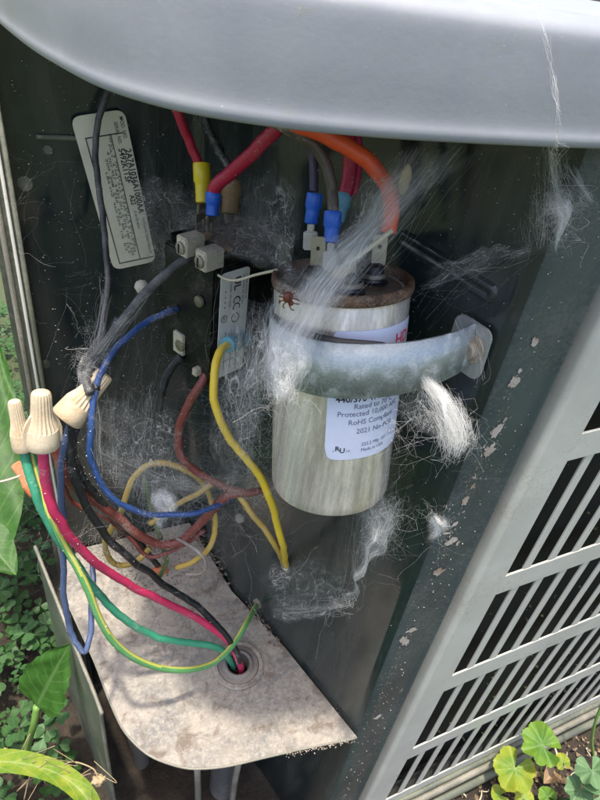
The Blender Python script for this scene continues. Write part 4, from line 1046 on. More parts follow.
def fan(a0, a1, b0, b1, n, sag=.02, wig=.01, j=3):
    """strands between two photo-space segments, gathered into uneven bundles"""
    out = []; K_ = max(3, n // 22); cl = [(random.random(), random.random(), random.uniform(.01, .09), random.uniform(.3, 1.6)) for _ in range(K_)]
    wts = [c[3] for c in cl]
    for _ in range(int(n * MANY)):
        if random.random() < .72:
            c = random.choices(cl, wts)[0]; ta = c[0] + random.gauss(0, c[2]); tb = c[1] * .5 + c[0] * .5 + random.gauss(0, c[2])
            ta = min(1.05, max(-.05, ta)); tb = min(1.05, max(-.05, tb))
        else: ta = random.random(); tb = min(1.1, max(-.1, ta + random.gauss(0, .25)))
        A_ = seg_pt(a0, a1, ta, j); B_ = seg_pt(b0, b1, tb, j)
        if random.random() < .35: u0 = random.uniform(0, .5); u1 = random.uniform(.5, 1); A_, B_ = A_.lerp(B_, u0), A_.lerp(B_, u1)
        out.append((A_, B_, abs(random.gauss(0, sag)), abs(random.gauss(0, wig))))
    return out
def cloud(c, rx, ry, n, ln=.02, wig=.08, dz=.008, d=None):
    S = []
    hubs = [(random.gauss(c[0], rx), random.gauss(c[1], ry), c[2] + random.gauss(0, dz)) for _ in range(max(3, n // 25))]
    for _ in range(int(n * MANY)):
        if random.random() < .55:
            h = random.choice(hubs); x, y, z = h[0] + random.gauss(0, rx * .15), h[1] + random.gauss(0, ry * .15), h[2]
        else: x = random.gauss(c[0], rx); y = random.gauss(c[1], ry); z = c[2] + random.gauss(0, dz)
        p = at(x, y, z)
        v = Vector((random.gauss(0, 1), random.gauss(0, 1), random.gauss(0, 1))).normalized()
        if d is not None: v = (v * .5 + d * random.choice((-1, 1))).normalized()
        S.append((p, p + v * random.uniform(.25, 1) ** 1.5 * ln, random.gauss(0, .12), wig * 1.6))
    return S
def sheet(name, grid_pts, m, label, nu=26, nv=26, crumple=.002, cat='cobweb', parent=None):
    """a film of silk through a grid of (photo x, y, depth) control points, crumpled"""
    G = np.array([[tuple(at(*p)) for p in row] for row in grid_pts])
    rows_ = np.array([spline(r, max(2, nu // (len(r) - 1))) for r in G])
    cols = np.array([spline(rows_[:, k], max(2, nv // (len(rows_) - 1))) for k in range(rows_.shape[1])])
    nu_, nv_ = cols.shape[0], cols.shape[1]
    V = []
    for i in range(nu_):
        for j in range(nv_):
            p = Vector(cols[i, j]); q = p * 90
            p = p + Vector((noise.noise(q), noise.noise(q + Vector((9, 3, 1))), noise.noise(q + Vector((2, 7, 5))))) * crumple
            V.append(p)
    Fc = [(i * nv_ + j, (i + 1) * nv_ + j, (i + 1) * nv_ + j + 1, i * nv_ + j + 1) for i in range(nu_ - 1) for j in range(nv_ - 1)]
    me = mesh(name, V, Fc); uvl = me.uv_layers.new(name='UVMap'); me.uv_layers.active = uvl
    for l in me.loops:
        i, j = divmod(l.vertex_index, nv_); uvl.data[l.index].uv = (i / (nu_ - 1), j / (nv_ - 1))
    o = link(name, me, m, parent, True)
    if label: tag(o, label, cat)
    return o
# veil from the upper right of the can down to its left flank
veil = thing('cobweb', 'large pale cobweb veil stretched diagonally across the front of the can', 'cobweb')
sheet('silk_film', [[(400, 150, .225), (440, 150, .225), (490, 148, .225)], [(352, 222, .222), (380, 215, .220), (412, 205, .220)], [(285, 300, .222), (320, 290, .216), (350, 280, .215)], [(240, 385, .235), (268, 392, .222), (300, 372, .215)]], SILK, None, parent=veil)
sheet('silk_film', [[(385, 148, .232), (430, 148, .232), (470, 148, .230)], [(350, 200, .229), (385, 205, .227), (425, 190, .226)], [(295, 285, .226), (330, 285, .222), (365, 270, .221)], [(255, 360, .232), (275, 365, .226), (310, 350, .220)]], SILKNET, None, parent=veil, crumple=.004)
S = fan((395, 150, .225), (495, 146, .225), (240, 380, .235), (300, 370, .215), 60, .03, .03) + fan((395, 150, .225), (470, 146, .225), (330, 240, .225), (360, 270, .222), 12, .03, .03)
S += fan((270, 300, .23), (330, 300, .222), (238, 385, .235), (290, 392, .215), 80, .05, .05)
o = threads('strands', S, .00006, THREAD); o.parent = veil; o['kind'] = 'stuff'
bag = thing('cobweb', 'white silk pouch hanging at the lower left of the can below the strap', 'cobweb')
sheet('silk_film', [[(262, 330, .225), (290, 325, .218), (318, 322, .214)], [(262, 360, .222), (288, 362, .212), (312, 358, .211)], [(266, 388, .224), (282, 395, .214), (298, 386, .214)], [(274, 403, .226), (278, 406, .222), (284, 403, .222)]], SILKD, None, 24, 24, .003, parent=bag)
o = threads('strands', fan((255, 320, .226), (320, 322, .214), (268, 398, .224), (290, 402, .216), 150, .04, .04) + cloud((278, 385, .218), 9, 10, 160, .02, .15, .004), .00006, THREAD); o.parent = bag; o['kind'] = 'stuff'
# dusty webs at the left of the can
tag(threads('cobweb', fan((246, 330, .30), (262, 400, .27), (215, 430, .33), (262, 480, .32), 90, .06, .06) + cloud((250, 400, .275), 12, 30, 240, .03, .15, .010) + fan((225, 300, .29), (262, 300, .26), (232, 400, .30), (260, 390, .26), 60, .05, .06), .00006, THREAD), 'loose tangled cobweb between the yellow wire and the can', 'cobweb', None, 'stuff')
tag(threads('cobweb', cloud((222, 230, .34), 22, 16, 520, .03, .12, .018) + cloud((255, 240, .33), 22, 18, 380, .03, .12, .015) + cloud((172, 250, .355), 8, 26, 160, .022, .12, .008), .00006, THREADG), 'grey dusty fuzz of cobweb over the top of the contactor', 'cobweb', None, 'stuff')
tag(threads('cobweb', cloud((160, 225, .37), 14, 26, 260, .03, .08, .01) + fan((140, 190, .385), (150, 290, .385), (176, 220, .36), (186, 290, .35), 90, .03, .02), .00006, THREADG), 'grey cobweb haze between the sticker and the contactor', 'cobweb', None, 'stuff')
tag(threads('cobweb', fan((95, 440, .33), (110, 500, .34), (190, 500, .38), (240, 470, .38), 90, .04, .02) + fan((110, 400, .36), (160, 380, .36), (100, 470, .34), (150, 512, .37), 120, .03, .03) + cloud((175, 490, .385), 32, 15, 480, .032, .15, .012) + cloud((230, 480, .37), 22, 14, 260, .03, .15, .012), .00006, THREAD), 'tangled cobweb draped over the blue and brick red wires', 'cobweb', None, 'stuff')
knot = thing('cobweb', 'dense white silk knot where the yellow loop crosses the blue wire', 'cobweb')
sheet('silk_film', [[(148, 492, .375), (160, 486, .372), (172, 488, .372)], [(152, 510, .378), (163, 508, .37), (178, 505, .374)], [(158, 530, .385), (164, 534, .38), (172, 528, .38)]], SILKD, None, 20, 20, .004, parent=knot)
o = threads('strands', cloud((163, 510, .378), 8, 14, 260, .02, .2, .005), .00007, THREAD); o.parent = knot; o['kind'] = 'stuff'
sheet('cobweb', [[(175, 470, .375), (205, 476, .37), (245, 470, .365)], [(170, 488, .375), (205, 488, .37), (262, 484, .37)], [(180, 505, .38), (210, 500, .38), (255, 498, .38)]], SILKDUST, 'flat dusty web sheet lying on the brick red wires beside the can', crumple=.003)
tag(threads('cobweb', fan((110, 300, .37), (170, 330, .36), (60, 420, .33), (110, 470, .34), 40, .03, .03) + cloud((150, 400, .37), 34, 34, 320, .045, .06, .012), .00005, THREADG), 'thin grey cobweb spread in the shade under the contactor', 'cobweb', None, 'stuff')
# matted films that drape over things
sheet('cobweb', [[(180, 212, .335), (225, 205, .330), (290, 215, .31)], [(172, 240, .330), (225, 236, .312), (285, 244, .295)], [(178, 270, .325), (225, 262, .305), (275, 275, .285)]], SILKDUST, 'dusty cobweb film draped over the top of the contactor and its lugs', crumple=.003)
sheet('cobweb', [[(130, 180, .385), (160, 175, .375), (200, 190, .355)], [(135, 225, .38), (165, 222, .37), (190, 235, .345)], [(150, 280, .375), (165, 285, .365), (182, 290, .345)]], SILKDUST, 'pale grey cobweb film between the sticker and the yellow crimp connector', crumple=.003)
sheet('cobweb', [[(235, 175, .335), (275, 165, .31), (310, 175, .28)], [(240, 215, .325), (275, 222, .30), (300, 245, .265)], [(250, 265, .31), (270, 275, .285), (290, 295, .25)]], SILKNET, 'thin cobweb film between the contactor connectors and the left capacitor terminal', crumple=.002)
sheet('cobweb', [[(225, 300, .30), (250, 300, .27), (280, 305, .245)], [(215, 360, .315), (240, 370, .285), (270, 380, .24)], [(212, 430, .335), (235, 440, .31), (258, 440, .275)], [(220, 490, .36), (240, 490, .34), (258, 480, .32)]], SILKNET, 'torn web net hanging between the yellow wire and the left of the can', crumple=.004)
sheet('cobweb', [[(95, 395, .32), (135, 400, .34), (180, 390, .36)], [(95, 440, .325), (140, 440, .345), (185, 440, .37)], [(105, 490, .34), (145, 500, .355), (200, 490, .38)]], SILKNET, 'web net stretched inside the bend of the blue wire', crumple=.004)
sheet('cobweb', [[(260, 560, .42), (300, 560, .40), (350, 550, .36)], [(265, 598, .42), (300, 602, .395), (345, 600, .35)], [(270, 620, .42), (300, 622, .40), (345, 618, .36)]], SILKNET, 'faint web net on the wall between the shelf corner and the can foot', crumple=.003)
sheet('cobweb', [[(395, 330, .25), (420, 345, .25), (445, 360, .245)], [(392, 380, .255), (420, 392, .25), (440, 400, .24)], [(400, 425, .26), (425, 440, .25), (450, 440, .24)]], SILKNET, 'loose web net between the can label and the white tuft', crumple=.005)
sheet('cobweb', [[(505, 225, .245), (530, 235, .235), (555, 250, .222)], [(470, 250, .25), (480, 256, .247), (490, 268, .243)], [(415, 272, .262), (425, 280, .258), (435, 294, .253)]], SILKNET, 'web ribbon bridging from the corner post clump to the right side of the can rim', crumple=.003)
sheet('cobweb', [[(270, 255, .245), (310, 262, .240), (350, 262, .242)], [(272, 285, .238), (310, 292, .230), (350, 292, .230)], [(278, 320, .232), (310, 330, .226), (345, 325, .226)]], SILKNET, 'gauzy web over the rusty rim at the left of the can', crumple=.002)
tag(threads('cobweb', fan((104, 270, .362), (108, 330, .355), (88, 350, .33), (100, 375, .315), 70, .02, .03) + cloud((92, 362, .315), 7, 12, 260, .012, .2, .004) + fan((150, 290, .308), (120, 322, .308), (105, 345, .31), (88, 372, .312), 70, .01, .02) + fan((92, 380, .31), (97, 410, .313), (92, 440, .318), (104, 485, .336), 60, .02, .04), .00008, THREAD), 'frayed pale web wrapped round the charcoal wires above the tilted wire nut', 'cobweb', None, 'stuff')
# right side
web = thing('cobweb', 'white torn cobweb clump hanging under the lid at the corner post', 'cobweb')
wyy = .146
sheet('silk_film', [[(545, 190, .212), (560, 180, .210), (580, 196, .208)], [(548, 215, .214), (562, 212, .212), (575, 205, .210)], [(553, 240, .216), (558, 238, .214), (563, 225, .213)], [(554, 252, .217), (556, 253, .217), (558, 250, .217)]], SILKD, None, 24, 24, .003, parent=web)
o = threads('strands', fan((545, 140, .195), (562, 140, .195), (548, 195, .212), (572, 200, .21), 90, .02, .03) + cloud((560, 212, .213), 5, 14, 380, .011, .2, .002) + fan((560, 165, .205), (575, 170, .205), (588, 198, .208), (594, 202, .208), 60, .05, .02), .00007, THREAD); o.parent = web; o['kind'] = 'stuff'
w2 = thing('cobweb', 'faint brownish web film fanned under the lid left of the corner post', 'cobweb')
sheet('silk_film', [[(520, 160, .235), (540, 152, .225), (560, 158, .215)], [(512, 200, .24), (530, 195, .228), (552, 200, .217)], [(508, 238, .245), (528, 236, .232), (552, 250, .218)]], SILKDUST, None, 24, 24, .002, parent=w2)
o = threads('strands', fan((518, 160, .235), (560, 150, .213), (505, 235, .245), (550, 250, .218), 180, .02, .02) + fan((500, 238, .245), (555, 250, .218), (400, 300, .262), (430, 285, .25), 26, .07, .05) + fan((500, 230, .245), (515, 245, .24), (440, 205, .27), (470, 215, .27), 40, .02, .02), .00006, THREAD); o.parent = w2; o['kind'] = 'stuff'
tuft = thing('cobweb', 'thick white silk tuft hanging from the right end of the strap', 'cobweb')
TP = [(424, 378, .236), (434, 392, .234), (444, 405, .233), (452, 420, .232), (456, 436, .232), (452, 446, .233)]
core = spline([tuple(at(*p)) for p in TP], 6)
S = []
for _ in range(2800):
    i = random.randint(0, len(core) - 6); j = min(len(core) - 1, i + random.randint(4, 9)); s = .0010 + .0020 * min(1, i / 16)
    o_ = Vector(rng.normal(0, s, 3)); S.append((Vector(core[i]) + o_, Vector(core[j]) + o_ * .9 + Vector(rng.normal(0, .0006, 3)), .0, .03))
S += cloud((428, 420, .238), 15, 13, 110, .022, .25, .004) + cloud((455, 438, .233), 5, 5, 120, .010, .3, .002)
o = threads('strands', S, .00008, THREAD); o.parent = tuft; o['kind'] = 'stuff'
sheet('silk_film', [[(420, 374, .237), (430, 376, .234), (440, 378, .233)], [(432, 396, .236), (441, 398, .231), (452, 400, .233)], [(440, 420, .235), (450, 422, .230), (462, 424, .233)], [(444, 440, .236), (452, 446, .232), (460, 444, .234)]], SILKD, None, 20, 20, .003, parent=tuft)
w3 = thing('cobweb', 'torn grey web trailing down the wall from the foot of the can', 'cobweb')
sheet('silk_film', [[(352, 500, .30), (375, 498, .295), (400, 500, .29)], [(362, 522, .305), (382, 520, .30), (402, 528, .295)], [(362, 550, .315), (374, 552, .31), (386, 548, .305)], [(352, 580, .33), (358, 584, .325), (364, 580, .32)], [(344, 600, .34), (348, 602, .34), (352, 600, .34)]], SILK, None, 24, 24, .004, parent=w3)
o = threads('strands', fan((350, 498, .30), (400, 500, .29), (345, 590, .335), (372, 560, .315), 80, .05, .04) + cloud((382, 518, .30), 9, 12, 220, .014, .3, .003) + fan((270, 606, .40), (300, 612, .38), (348, 598, .34), (352, 606, .34), 60, .06, .02) + cloud((345, 603, .345), 7, 5, 90, .010, .2, .003), .00007, THREAD); o.parent = w3; o['kind'] = 'stuff'
w4 = thing('cobweb', 'small white web scrap stuck on the wall beside the corner post', 'cobweb')
sheet('silk_film', [[(426, 514, .288), (436, 510, .284), (450, 512, .28)], [(424, 526, .290), (438, 524, .282), (456, 522, .28)], [(426, 540, .292), (434, 540, .288), (444, 536, .284)]], SILKD, None, 18, 18, .004, parent=w4)
o = threads('strands', cloud((437, 523, .286), 6, 6, 70, .010, .2, .002), .00007, THREAD); o.parent = w4; o['kind'] = 'stuff'
tag(threads('cobweb', fan((470, 330, .25), (485, 330, .245), (466, 372, .25), (480, 380, .25), 26, .02, .03) + fan((455, 322, .245), (475, 318, .25), (480, 365, .25), (490, 345, .25), 24, .05, .03), .00008, THREAD), 'white web wisps over the strap ear and its screw', 'cobweb', None, 'stuff')
# long strand over the lid edge
Ls = [at(533, -6, .142), at(545, 30, .139), at(550, 60, .1395), at(557, 95, .140), at(560, 125, .141), at(556, 160, .168), at(552, 190, .205)]
pl = spline([tuple(p) for p in Ls], 6)
S = []
for _ in range(60):
    i = random.randint(0, len(pl) - 6); S.append((Vector(pl[i]) + Vector(rng.normal(0, .0004, 3)), Vector(pl[min(len(pl) - 1, i + random.randint(3, 7))]) + Vector(rng.normal(0, .0004, 3)), .0, .03))
tag(threads('cobweb', S, .00006, THREAD), 'single white strand running down over the lid rim at the right', 'cobweb', None, 'stuff')
# fine long strands all through the compartment
S = []
for _ in range(230):
    x0 = random.uniform(20, 470); y0 = random.uniform(140, 600)
    d0 = .27 + .12 * max(0, (400 - x0)) / 400 * random.random() + .02
    ang = random.uniform(0, 6.28); L = random.uniform(25, 90)
    S.append((at(x0, y0, d0), at(x0 + L * math.cos(ang), y0 + L * math.sin(ang) , d0 + random.uniform(-.02, .02)), random.uniform(0, .08), .05))
S += fan((0, 225, .44), (10, 300, .44), (60, 235, .42), (100, 300, .39), 30, .02, .02) + fan((40, 240, .44), (60, 225, .44), (85, 265, .42), (100, 280, .41), 30, .01, .05)
S += fan((130, 118, .39), (160, 125, .38), (150, 190, .385), (170, 210, .37), 24, .02, .06) + fan((245, 160, .36), (300, 160, .34), (215, 235, .35), (290, 250, .3), 90, .03, .03)
S += fan((410, 300, .26), (430, 330, .25), (470, 230, .26), (500, 260, .25), 14, .02, .02)
tag(threads('cobweb', S, .00005, THREAD), 'scattered fine web threads crossing the whole compartment', 'cobweb', None, 'stuff')

# ================================================================== DUST AND CRUMBS (uncountable)
def crumbs(name, pts, m, label, cat):
    V = []; Fc = []
    for (p, r) in pts:
        b = len(V); sx = [r * random.uniform(.5, 1.3) for _ in range(6)]
        V += [p + Vector((sx[0], 0, 0)), p - Vector((sx[1], 0, 0)), p + Vector((0, sx[2], 0)), p - Vector((0, sx[3], 0)), p + Vector((0, 0, sx[4] * .8)), p - Vector((0, 0, sx[5] * .6))]
        Fc += [(b + i, b + j, b + k) for i, j, k in ((0, 2, 4), (2, 1, 4), (1, 3, 4), (3, 0, 4), (2, 0, 5), (1, 2, 5), (3, 1, 5), (0, 3, 5))]
    o = obj(name, V, Fc, m); return tag(o, label, cat, None, 'stuff')
pts = []
for _ in range(420):
    x = random.uniform(390, 560); y = random.uniform(150, 780); p, n_ = wall_pt(x, y, .0003)
    if .15 < p.x < .1815: pts.append((p, random.uniform(.0001, .0004)))
for _ in range(700):
    pts.append((W(random.uniform(0, .12), .3995, random.uniform(-.46, -.05)), random.uniform(.00015, .0006) ))
for _ in range(250):
    pts.append((W(random.uniform(.185, .216), .1533, random.uniform(-.7, -.04)), random.uniform(.0001, .0004)))
crumbs('dust_specks', pts, SPECK, 'pale dust specks on the dark panel faces', 'dust')
pts = []
for _ in range(1500):
    t = random.random() ** .8; a = on_z(357, 738, SZ).lerp(on_z(175, 764, SZ), t)
    p = a + Vector((random.gauss(0, .003), abs(random.gauss(0, .022)), 0)); p.z = CAMZ + SZ + .0002
    if p.x > .062 - (p.y - .15) * .3: pts.append((p, random.uniform(.0001, .00035)))
for _ in range(150):     # the ragged crust along the front edge
    t = random.random() * .5; p = on_z(356, 738, SZ).lerp(on_z(268, 757, SZ), t * 1.6)
    p += Vector((random.gauss(0, .0008), random.gauss(-.0006, .0011), random.uniform(-.0022, .0006))); pts.append((p, random.uniform(.0002, .0007)))
crumbs('sand_crumbs', pts, SPECK if False else dusty('sand', (.36, .29, .22), .9, 0, (.50, .43, .35), .45, .6, 900), 'sandy crumbs crusted on the front of the shelf', 'dirt')
pts = []
for _ in range(1600):
    x = random.uniform(.0, .13); y = random.uniform(.2, .39)
    if x > .16 - (y - .15) * .25: continue
    if y < .27 and random.random() < .8 or x < .03 + (.39 - y) * -.15 + .02: continue
    pts.append((W(x, y, SZ + .0003), random.uniform(.0002, .0009) * (1.4 if y > .33 else .7)))
for _ in range(160): # heap along the walls
    t = random.random(); a = Vector((.157, .239)).lerp(Vector((.118, .39)), t); pts.append((W(a.x - abs(random.gauss(0, .003)), a.y, SZ + .0006), random.uniform(.0006, .002)))
crumbs('dirt_crumbs', pts, dusty('dark_dirt', (.10, .07, .05), .9, 0, (.26, .21, .16), .45, .6, 500), 'dark dirt and frass scattered on the rear of the shelf', 'dirt')
pts = []
for _ in range(420):
    pts.append((W(random.uniform(.23, .7), .1712, random.uniform(-.7, -.06)), random.uniform(.0004, .0022)))
crumbs('coil_lint', pts, dusty('lint', (.07, .06, .035), .9, 0, (.10, .14, .05), .45, .6, 60), 'bits of dry leaf and lint caught on the dark coil behind the louvers', 'lint')
crumbs('wire_dust', SPECKS_W, SPECK, 'pale dust specks stuck to the wires', 'dust')
# leaf debris knot at the back
S = []
tag(threads('debris', cloud((140, 545, .43), 40, 14, 260, .02, .2, .012) , .00035, dusty('debris_fibre', (.16, .12, .09), .9, 0, (.32, .28, .22), .4, .6, 400)), 'brown plant fibres and frass piled on the shelf under the wires', 'debris', None, 'stuff')

# ================================================================== PLANTS
def leaf_geo(L, Wd, shape, nu=6, nv=14, cup=.25, droop=.3, serr=0.0, ns=9, twist=0.0):
    """leaf along +y from the origin, face up; returns verts, faces, uvs"""
    V = []; UV = []
    for j in range(nv + 1):
        t = j / nv; w_ = shape(t) * Wd * .5 * (1 + serr * (abs(((t * ns) % 1) - .5) * 2 - .5))
        for i in range(-nu, nu + 1):
            s = i / nu; x = s * w_
            z = cup * abs(s) * w_ - droop * L * t * t * .5 + .015 * L * math.sin(t * 17 + abs(s) * 5) * abs(s)
            V.append((x + twist * L * t * t, t * L, z)); UV.append((s * .5, t))
    n = 2 * nu + 1
    Fc = [(j * n + i, j * n + i + 1, (j + 1) * n + i + 1, (j + 1) * n + i) for j in range(nv) for i in range(n - 1)]
    return V, Fc, UV
def leaf_obj(name, geo, m, parent, mat4):
    V, Fc, UV = geo; me = mesh(name, [mat4 @ Vector(v) for v in V], Fc); u = me.uv_layers.new(name='UVMap')
    for l in me.loops: u.data[l.index].uv = UV[l.vertex_index]
    return link(name, me, m, parent, True)
def pose(base, tip, up=Vector((0, 0, 1))):
    y = (tip - base).normalized(); x = y.cross(up).normalized(); z = x.cross(y)
    return Matrix(((x.x, y.x, z.x, base.x), (x.y, y.y, z.y, base.y), (x.z, y.z, z.z, base.z), (0, 0, 0, 1)))
ovate = lambda t: (math.sin(math.pi * min(1, t ** .62)) ** .75) if 0 < t < 1 else 0.0
lance = lambda t: (math.sin(math.pi * t ** .8) ** .8) if 0 < t < 1 else 0.0
roundl = lambda t: math.sqrt(max(0, 1 - (2 * t - 1) ** 2)) if 0 < t < 1 else 0.05
toward = (Vector((0, 0, CAMZ)))
def facing(p): return (toward - p).normalized() * .6 + Vector((0, 0, .6))
# the large leaf on a stem at the left
pl = thing('broadleaf_weed', 'single broad bright green leaf on a thick stem standing left of the side plate', 'weed')
b = at(37, 706, .55); tip = at(63, 652, .52)
leaf_obj('leaf', leaf_geo((tip - b).length * 1.08, .050, lambda t: ovate(t) if t < .9 else ovate(t) * .9, 8, 22, .25, .15, .12, 8), LEAF, pl, pose(b, tip, facing(b)))
tube('stem', spline([tuple(at(*p)) for p in ((37, 706, .55), (34, 724, .56), (28, 745, .59), (24, 764, .62), (22, 790, .68))], 6), [.0034] * 25, STEM, pl, 8)
pl = thing('grass_blade', 'wide yellow green strap leaf lying across the bottom left corner', 'leaf')
V, Fc = [], []
cl = spline([tuple(at(*p)) for p in ((-20, 762, .55), (10, 762, .545), (35, 766, .54), (60, 775, .53), (82, 792, .52), (96, 815, .52))], 8)
for i, p in enumerate(cl):
    p = Vector(p); t = i / (len(cl) - 1); tan = Vector(cl[min(i + 1, len(cl) - 1)]) - Vector(cl[max(i - 1, 0)]); tan.normalize()
    sd = tan.cross(facing(p)).normalized(); w_ = .010 * (1 - .2 * t)
    for s in (-1, -.5, 0, .5, 1): V.append(p + sd * w_ * s + facing(p) * .004 * abs(s))
for i in range(len(cl) - 1):
    for k in range(4): a = i * 5 + k; Fc.append((a, a + 1, a + 6, a + 5))
me = mesh('blade', V, Fc); u = me.uv_layers.new(name='UVMap')
for l in me.loops: i, k = divmod(l.vertex_index, 5); u.data[l.index].uv = ((k - 2) * .25, i / len(cl))
link('blade', me, LEAFY, pl)
# big leaves at the left edge
for (bx, tx, w_, lab_, m_) in (((-16, 570, .66), (-2, 340, .74), .075, 'tall bright green leaf rising at the left edge behind the wire nuts', LEAF),
                               ((-24, 528, .62), (16, 574, .60), .042, 'broad bright green leaf at the left edge below the orange wire nut', LEAF),
                               ((-8, 480, .80), (18, 420, .82), .09, 'dark green leaf behind the rear post at the left', LEAF)):
    b, tp_ = at(*bx), at(*tx); o = leaf_obj('weed_leaf', leaf_geo((tp_ - b).length, w_, ovate, 8, 20, .2, .1, .05, 9), m_, None, pose(b, tp_, facing(b)))
    tag(o, lab_, 'leaf')
# clovers: three heart leaflets on a stem
def heart(t): return (math.sin(math.pi * (t ** 1.35) * .78 + .02) ** .9) if t < 1 else .45
def clover_geo(sz):
    V, Fc, UV = [], [], []
    for k in range(3):
        g = leaf_geo(sz, sz * 1.05, heart, 3, 6, .3, .25)
        a = math.radians(120 * k); n = len(V)
        for v in g[0]:
            # notch at the tip
            y = v[1] - (.16 * sz * max(0, v[1] / sz - .7) / .3 * (1 - min(1, abs(v[0]) / (sz * .25))))
            V.append((v[0] * math.cos(a) - y * math.sin(a), v[0] * math.sin(a) + y * math.cos(a), v[2] + .0003))
        Fc += [tuple(n + i for i in f) for f in g[1]]; UV += g[2]
    return V, Fc, UV
def clover(px, py, d, sz, m, name='clover', label=None, group='clover leaves in the lower left corner'):
    c = at(px, py, d); t = thing(name, label, 'clover', group)
    up = (facing(c) + Vector((random.uniform(-.35, .35), random.uniform(-.35, .35), 0))).normalized()
    x = up.cross(Vector((math.cos(random.uniform(0, 6.28)), math.sin(random.uniform(0, 6.28)), .1))).normalized(); y = up.cross(x)
    m4 = Matrix(((x.x, y.x, up.x, c.x), (x.y, y.y, up.y, c.y), (x.z, y.z, up.z, c.z), (0, 0, 0, 1)))
    leaf_obj('leaflets', clover_geo(sz), m, t, m4)
    tube('stem', spline([tuple(c), tuple(c - up * .02 + Vector((0, 0, -.005))), (c.x + random.uniform(-.02, .02), c.y + random.uniform(.0, .03), .0)], 5), .0007, STEM, t, 6)
spots = [(10, 745, .66, .016, 1, 'pale three-part clover leaf cut by the left edge above the strap leaf'), (44, 738, .62, .0145, 1, 'pale three-part clover leaf just right of the weed stem'), (42, 614, .78, .013, 0, 'dark clover leaf under the bright leaf edge, top of the patch'),
         (16, 640, .74, .015, 0, 'mid green clover leaf left of the broad leaf'), (26, 655, .76, .014, 0, 'dark clover leaf touching the broad leaf on its left'), (40, 730, .72, .012, 0, 'small clover leaf behind the weed stem'),
         (66, 745, .70, .016, 0, 'dark clover leaf against the side plate'), (12, 672, .75, .012, 1, 'small pale clover leaf in the gap below the broad leaf'), (22, 718, .74, .012, 0, 'small dark clover leaf left of the weed stem'),
         (60, 775, .66, .018, 0, 'large clover leaf behind the strap leaf near the bottom edge'), (4, 610, .8, .016, 0, 'clover leaf at the left edge under the yellow green leaf'), (28, 594, .82, .014, 0, 'shaded clover leaf highest beside the rear post'),
         (54, 712, .74, .012, 0, 'small clover leaf directly below the broad leaf'), (6, 700, .74, .014, 0, 'dark clover leaf at the left edge beside the weed stem')]
for (x, y, d, s, pale, lab_) in spots: clover(x, y, d, s, CLOVP if pale else CLOV, label=lab_)
# roots and dry bits at bottom left
ROOTM = dusty('dry_root_skin', (.36, .27, .15), .8, 0, (.2, .14, .08), .5, .7, 300, .4)
for pts_, lab_ in ((((4, 748, .56), (20, 753, .555), (38, 760, .55), (30, 775, .55), (24, 800, .56)), 'dry tan rootlets hanging over the strap leaf'), (((0, 770, .55), (30, 772, .55), (52, 775, .54), (70, 762, .53), (92, 768, .52), (98, 778, .52)), 'thin curled root ending in a dry bud beside the side plate')):
    t = thing('dry_root', lab_, 'root'); P = spline([tuple(at(*p)) for p in pts_], 8); tube('root', P, .0006, ROOTM, t, 6)
    for _ in range(7):
        i = random.randint(0, len(P) - 1); p = Vector(P[i]); tube('rootlet', spline([tuple(p), tuple(p + Vector(rng.normal(0, .008, 3))), tuple(p + Vector(rng.normal(0, .014, 3)))], 5), .0003, ROOTM, t, 5)
blob('dry_bud', at(99, 780, .52), .0040, ROOTM, 'shrivelled dry bud at the foot of the side plate', 'bud', (1.3, 1, .9), .8)
